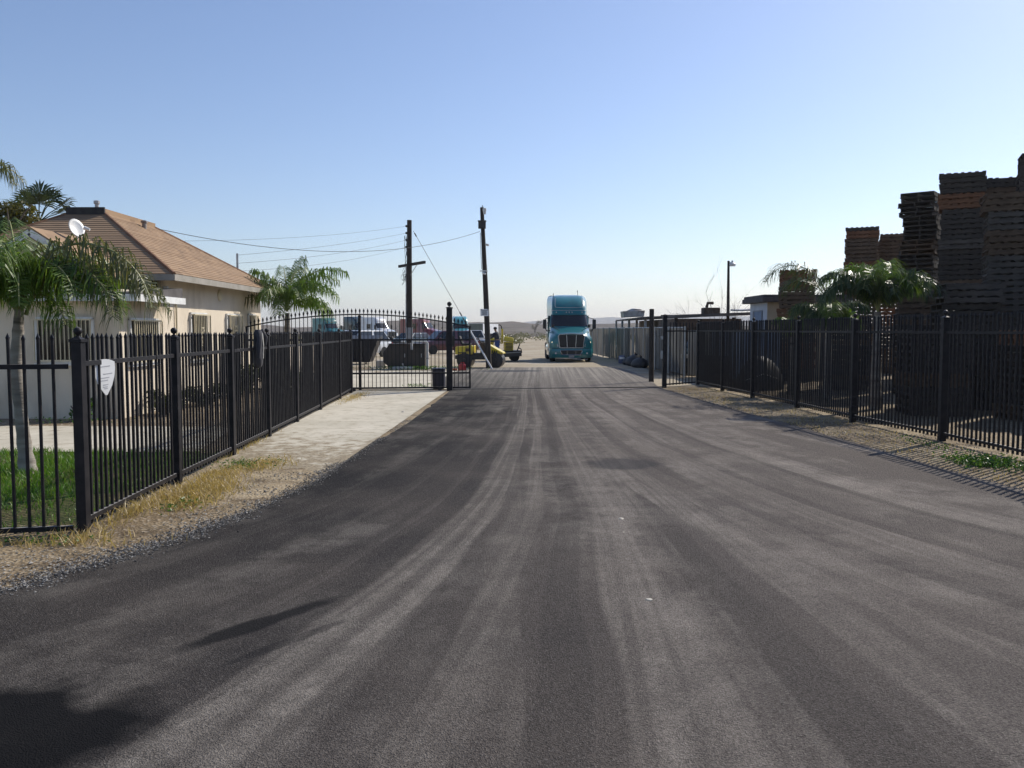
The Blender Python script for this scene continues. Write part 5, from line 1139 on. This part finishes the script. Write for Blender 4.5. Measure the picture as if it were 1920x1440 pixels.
# ================================================================== right yard
SF=thing('slatted_fence','grey slatted chain link fence along the lane right of the teal truck','fence',(6.4,45,0),group='slatted fences')
sx=lambda y: 6.62-.027*(y-32.5)
ys=[32.5+2.9*i for i in range(14)]
def slat_bay(root,a,b,h,seed):
    g=random.Random(seed); a=Vector(a);b=Vector(b); d=b-a; n=int(d.length/.088); u=d.normalized(); nn=Vector((-u.y,u.x,0)); m_=MB()
    for i in range(n):
        p=a+d*((i+.5)/n); w=.04; tw=g.uniform(-.01,.01)
        m_.bar(p-u*w+nn*tw+Vector((0,0,h/2+.03)),p+u*w-nn*tw+Vector((0,0,h/2+.03)),.006,h-.1+g.uniform(-.02,.02))
    m_.build('slat_panel',M['slats'],root)
    m_=MB(); m_.tube([a+Vector((0,0,h)),b+Vector((0,0,h))],.025,7); m_.build('top_rail',M['galv'],root,smooth=True)
for i,y in enumerate(ys):
    m_=MB(); m_.tube([(sx(y)-.05,y,-.05),(sx(y)-.05,y,1.93)],.035,8); m_.build('post',M['galv'],SF,smooth=True)
    if i<len(ys)-1: slat_bay(SF,(sx(y),y,0),(sx(ys[i+1]),ys[i+1],0),1.88,i)
S2=thing('slatted_fence','short dark slatted fence running right behind the widely spaced bars','fence',(7.8,32.6,0),group='slatted fences')
for a,b,s in (((6.68,32.45,0),(8.2,32.7,0),50),((8.2,32.7,0),(9.0,32.8,0),51)):
    slat_bay(S2,a,b,1.75,s); m_=MB(); m_.tube([(b[0],b[1]-.05,-.05),(b[0],b[1]-.05,1.8)],.035,8); m_.build('post',M['galv'],S2,smooth=True)
sh=thing('open_shed','dark open sided shed with a flat roof behind the bare tree','shed',(8.8,38,0),group='sheds in the right yard')
m_=MB(); m_.hexa([(6.95,36.6,2.3),(10.6,36.2,2.42),(11.2,42,2.5),(7.3,42,2.4),(6.95,36.6,2.42),(10.6,36.2,2.56),(11.2,42,2.62),(7.3,42,2.52)]); m_.build('roof',M['roofing'],sh)
for x,y in ((7.05,36.8),(9.5,36.7),(10.4,36.5),(7.4,41.7),(9.2,41.8),(11,41.8)):
    m_=MB(); m_.box(x-.06,x+.06,y-.06,y+.06,-.03,2.32); m_.build('post',M['pole'],sh)
m_=MB(); m_.box(7.45,11,41.86,41.95,.0,1.9); m_.box(7.12,7.18,37,41.6,.0,2.28); m_.build('wall',M['clutter'],sh)
m_=MB(); m_.box(8.3,9.0,37,37.6,2.43,2.75); m_.tube([(8.45,37.2,2.75),(8.5,37.2,2.95),(8.75,37.2,2.95)],.07,8); m_.build('vent_box',M['clutter'],sh,bevel=.02)
m_=MB(); m_.hexa([(10.0,37.5,2.6),(11.3,37.3,2.66),(11.4,39.5,2.7),(10.1,39.6,2.66),(10,37.5,2.66),(11.3,37.3,2.72),(11.4,39.5,2.78),(10.1,39.6,2.74)]); m_.build('roof_sheet',M['tin'],sh)
s2=thing('long_shed','long low dark shed beyond the slatted fence with a box on its roof','shed',(9,50,0),group='sheds in the right yard')
m_=MB(); m_.hexa([(6.7,44,2.38),(12,43.5,2.6),(12,57,2.6),(6.9,57,2.35),(6.7,44,2.46),(12,43.5,2.68),(12,57,2.68),(6.9,57,2.43)]); m_.build('roof',M['roofing'],s2)
m_=MB(); m_.box(8.4,11.8,44,56.5,-.02,2.36); m_.build('wall',M['clutter'],s2)
for y in (44.3,47.4,50.5,53.6,56.7):
    m_=MB(); m_.box(6.85,6.97,y-.06,y+.06,-.03,2.39); m_.build('post',M['tin'],s2)
m_=MB(); m_.hexa([(6.45,49.3,2.5),(7.6,49.3,2.55),(7.6,50.6,2.55),(6.45,50.6,2.5),(6.4,49.25,2.86),(7.65,49.25,2.9),(7.65,50.65,2.9),(6.4,50.65,2.86)]); rbx=m_.build('roof_box',M['tin'],s2,bevel=.02)
m_=MB(); m_.hexa([(6.6,49.5,2.87),(7.5,49.5,2.91),(7.4,50.4,2.91),(6.7,50.4,2.87),(6.95,49.6,3.02),(7.5,49.6,2.97),(7.4,50.3,2.97),(7,50.3,3.02)]); m_.build('box_cover',M['tin'],rbx,world=False)
cb=thing('site_cabin','pale cabin with a dark flat roof and one window, left of the short pallet stack','cabin',(10.2,32,0))
m_=MB(); m_.box(9.54,9.6,32.03,34.3,-.02,2.82); m_.build('side_wall',M['pale_siding'],cb)
m_=MB(); m_.box(9.541,12.4,31.97,32.028,-.02,2.82); m_.box(9.602,12.4,34.24,34.3,-.02,2.82); m_.box(12.34,12.4,32.03,34.238,-.02,2.82); m_.build('wall',M['tan_jamb'],cb)
m_=MB(); m_.box(9.29,12.65,31.75,34.6,2.822,3.0); m_.box(9.33,12.6,31.8,34.5,3.001,3.1); m_.build('roof',M['roofing'],cb,bevel=.02)
m_=MB(); m_.box(9.515,9.539,32.6,33.7,1.75,2.5); wg=m_.build('window',M['blue_steel'],cb)
m_=MB()
for z in (1.71,2.5): m_.box(9.49,9.514,32.55,33.75,z,z+.04)
for y in (32.55,33.71): m_.box(9.49,9.514,y,y+.04,1.751,2.499)
m_.build('frame',M['grey_paint'],wg,world=False)
m_=MB(); m_.box(10.3,11.0,31.94,31.968,.1,2.3); m_.build('door',M['clutter'],cb)
ct=thing('steel_container','blue grey ribbed steel container in the shade behind the right fence','container',(8.2,28,0))
m_=MB(); m_.box(7.55,8.85,28.0,33.0-.6,.12,1.74); m_.build('body',M['blue_steel'],ct)
m_=MB()
for i in range(9): x=7.62+i*.145; m_.box(x,x+.07,27.965,27.999,.2,1.66)
m_.build('rib',M['blue_steel'],ct)
m_=MB(); m_.box(7.5,8.9,27.95,32.45,1.742,1.8); m_.box(7.5,8.9,27.95,32.45,.0,.118); m_.build('frame',M['dark_metal'],ct)
for k,(x,y,r,h,l) in enumerate(((6.85,30.4,.29,.88,'dark steel drum standing behind the wide bars, nearest the lane'),(7.15,29.3,.29,.88,'dark steel drum standing left of the blue grey container'))):
    D=thing('steel_drum',l,'drum',(x,y,0),group='dark steel drums')
    m_=MB(); m_.lathe((x,y,0),[(r*.9,.0),(r,.02),(r,h*.33),(r*1.03,h*.35),(r,h*.37),(r,h*.64),(r*1.03,h*.66),(r,h*.68),(r,h),(r*.95,h+.01),(r*.93,h-.02),(.02,h-.02)],18); m_.build('drum_body',M['dumpster'],D,smooth=True)
    m_=MB(); m_.lathe((x+r*.4,y,h-.02),[(.04,0),(.04,.025),(.01,.03)],10); m_.build('cap',M['galv'],D,smooth=True)
car('old_pickup','dark old pickup with a covered load under the trees behind the right fence',(7.5,33.9,0),rad(-20),M['dark_teal'],4.6,1.75,1.6,True,'pickup truck')
tpz=thing('tarp_heap','dark tarp thrown over a heap in the shade behind the right fence','tarp heap',(7.4,25.6,0))
rings=[]; g=random.Random(7)
for z,r in ((0,1),(.25,.95),(.55,.8),(.85,.5),(1.0,.2)): rings.append([(7.45+r*.75*math.cos(t)*(1+.1*math.sin(3*t+z*4)),25.7+r*.6*math.sin(t)*(1+.12*math.cos(4*t)),z) for t in [k*math.pi/9 for k in range(18)]])
MB().loft(rings).build('tarp',M['tarp'],tpz,smooth=True,angle=None); m_=MB(); m_.tube([(6.9,25.2,.3),(7.4,25.05,.5),(7.9,25.3,.35)],.012,5); m_.build('rope',M['white_plastic'],tpz)
bb=thing('blue_drum','small blue plastic drum with a white label at the foot of the slatted fence','drum',(5.85,45.4,0))
m_=MB(); m_.lathe((5.85,45.4,0),[(.15,0),(.19,.03),(.2,.2),(.19,.36),(.13,.42),(.06,.44),(.02,.44)],18); m_.build('drum_body',M['barrel'],bb,smooth=True)
m_=MB(); m_.loft([[(5.85+.203*math.cos(t),45.4+.203*math.sin(t),z) for t in [rad(225)+k*rad(9) for k in range(10)]] for z in (.24,.36)],False,False); m_.build('label',M['sign_white'],bb)
for k,(x,y,s,l) in enumerate(((6.05,40.3,.42,'black rubbish sack at the fence foot nearest the wooden post'),(6.1,42.2,.5,'largest black rubbish sack leaning on the slatted fence'),(5.95,43.6,.34,'small black rubbish sack beside the blue drum'))):
    sb=thing('rubbish_sack',l,'rubbish sack',(x,y,0),group='black rubbish sacks'); g=random.Random(k+70)
    rings=[[(x+s*r*math.cos(t)*(1+.1*math.sin(5*t+k)),y+s*r*math.sin(t)*(1+.1*math.cos(4*t+k)),s*z) for t in [q*math.pi/8 for q in range(16)]] for r,z in ((.6,0),(.9,.12),(1,.4),(.8,.8),(.45,1.05),(.12,1.15))]
    MB().loft(rings).build('sack_body',M['tarp'],sb,smooth=True,angle=None); m_=MB(); m_.tube([(x,y,s*1.12),(x+.05,y-.03,s*1.3)],[s*.1,s*.2],8); m_.build('knot',M['tarp'],sb,smooth=True)
# ------------------------------------------------------------------ pallets
def pallet_mesh(kind,seed):
    g=random.Random(seed); m_=MB(); j=lambda a: g.uniform(-a,a)
    for y in (-.47,0,.47): m_.box(-.6,.6,y-.022,y+.022,.016,.118)
    xs=[-.55,-.36,-.18,0,.18,.36,.55]
    for i,x in enumerate(xs):
        if g.random()<.07 and 0<i<6: continue
        w=.05+j(.012); m_.box(x-w+j(.01),x+w,-.5+j(.02),.5+j(.02),.119,.141)
    for x in (-.53,-.26,.02,.27,.53): w=.05; m_.box(x-w,x+w,-.5+j(.015),.5+j(.015),-.006,.0155)
    return m_.mesh('pallet_'+kind,M['pallet_'+kind])
KINDS={k:[pallet_mesh(k,s) for s in sd] for k,sd in (('grey',(1,2)),('brown',(3,4)),('red',(5,6)),('dark',(7,8)))}
def ordl(n):
    return '%d%s'%(n,'th' if 10<=n%100<=20 else {1:'st',2:'nd',3:'rd'}.get(n%10,'th'))
STACKS=[(9.98,30.0,26,-20,'of the short stack beside the pale cabin',0,(.15,.35,.4,.1)),
 (13.8,34.0,39,-24,'of the stack over the arching palm frond',0,(.1,.35,.35,.2)),
 (15.55,35.0,38,-20,'of the stack right behind the dense palm',20,(.15,.4,.15,.3)),
 (13.1,27.5,41,52,'of the stack leftmost in the tall block',0,(.1,.15,.0,.75)),
 (13.45,25.75,43,-27,'of the tallest stack amid the block',0,(.2,.35,.1,.35)),
 (14.85,26.6,43,-22,'of the stack behind the loosely piled one',22,(.2,.25,.05,.5)),
 (14.9,24.3,45,-26,'of the tall stack cut by the right edge',0,(.25,.2,.0,.55)),
 (12.1,20.8,34,-22,'of the nearer loosely piled stack',0,(.55,.2,.05,.2)),
 (8.95,18.1,12,-8,'of the low pile under the dense palm',0,(.1,.4,.2,.3)),
 (10.3,19.4,19,-14,'of the middle height pile behind the fence',0,(.1,.3,.05,.55)),
 (10.45,16.9,12,8,'of the low pile at the right edge',0,(.3,.3,.05,.35))]
g=random.Random(99); rest=[]
NAMES={'grey':'weathered grey','brown':'plain brown','red':'reddish brown','dark':'dark stained'}
for (x,y,n,rot,desc,hidden,wts) in STACKS:
    ox=oy=0; run=0
    for lev in range(n):
        if run<=0:
            ox,oy=g.gauss(0,.032),g.gauss(0,.032); run=g.randint(2,6); kind=g.choices(('grey','brown','red','dark'),wts)[0]
        run-=1
        me=g.choice(KINDS[kind]); o=bpy.data.objects.new('pallet',me)
        o.location=(x+ox+g.gauss(0,.018),y+oy+g.gauss(0,.018),.012+.1485*lev); o.rotation_euler=(0,0,rad(rot+g.gauss(0,1.3)+(180 if g.random()<.5 else 0)))
        if lev<hidden: rest.append((me,o.matrix_basis.copy())); bpy.data.objects.remove(o); continue
        k=n-lev; col.objects.link(o)
        tag(o,('%s pallet, topmost %s'%(NAMES[kind],desc)) if k==1 else '%s pallet, %s from the top %s'%(NAMES[kind],ordl(k),desc),'pallet','stacked wooden pallets')
for x,y,n in ((14.3,20.5,36),(13.95,19.05,34),(13.7,17.6,33),(13.2,16.4,32),(12.7,15.2,32),(12.3,14.0,30),(11.9,12.7,27),(11.45,11.4,25),(11.0,10.1,24),(14.45,30.6,32),(11.25,23.6,19),(10.1,25.6,15)):    # more stacks stand beyond the frame edge and shade the yard
    for lev in range(n):
        k=g.choice(('grey','brown','dark')); rest.append((g.choice(KINDS[k]),Matrix.Translation((x+g.gauss(0,.03),y+g.gauss(0,.03),.012+.1485*lev))@Matrix.Rotation(rad(-20+g.gauss(0,2)),4,'Z')))
rm=MB(); mats_=[M['pallet_'+k] for k in ('grey','brown','red','dark')]
for me,mx in rest:
    rm.mi=mats_.index(me.materials[0]); rm.add([mx@v.co for v in me.vertices],[tuple(p.vertices) for p in me.polygons])
stuff(tag(rm.build('pallets',mats_),'pallets in deep shade low down among and behind the tall stacks','pallets'))
# ================================================================== air
def haze(density):
    o=MB().box(-2700,2700,-120,5000,-1.2,110).build('haze',None)
    o.data.materials.clear(); m=bpy.data.materials.new('haze_air'); m.use_nodes=True; n=m.node_tree.nodes; n.clear()
    out=n.new('ShaderNodeOutputMaterial'); v=n.new('ShaderNodeVolumePrincipled'); v.inputs['Density'].default_value=density; v.inputs['Color'].default_value=(.86,.9,.97,1); v.inputs['Anisotropy'].default_value=.3
    m.node_tree.links.new(v.outputs[0],out.inputs['Volume']); o.data.materials.append(m)
    stuff(tag(o,'thin pale haze in the air over the whole yard and fields','haze'))
haze(.0002)
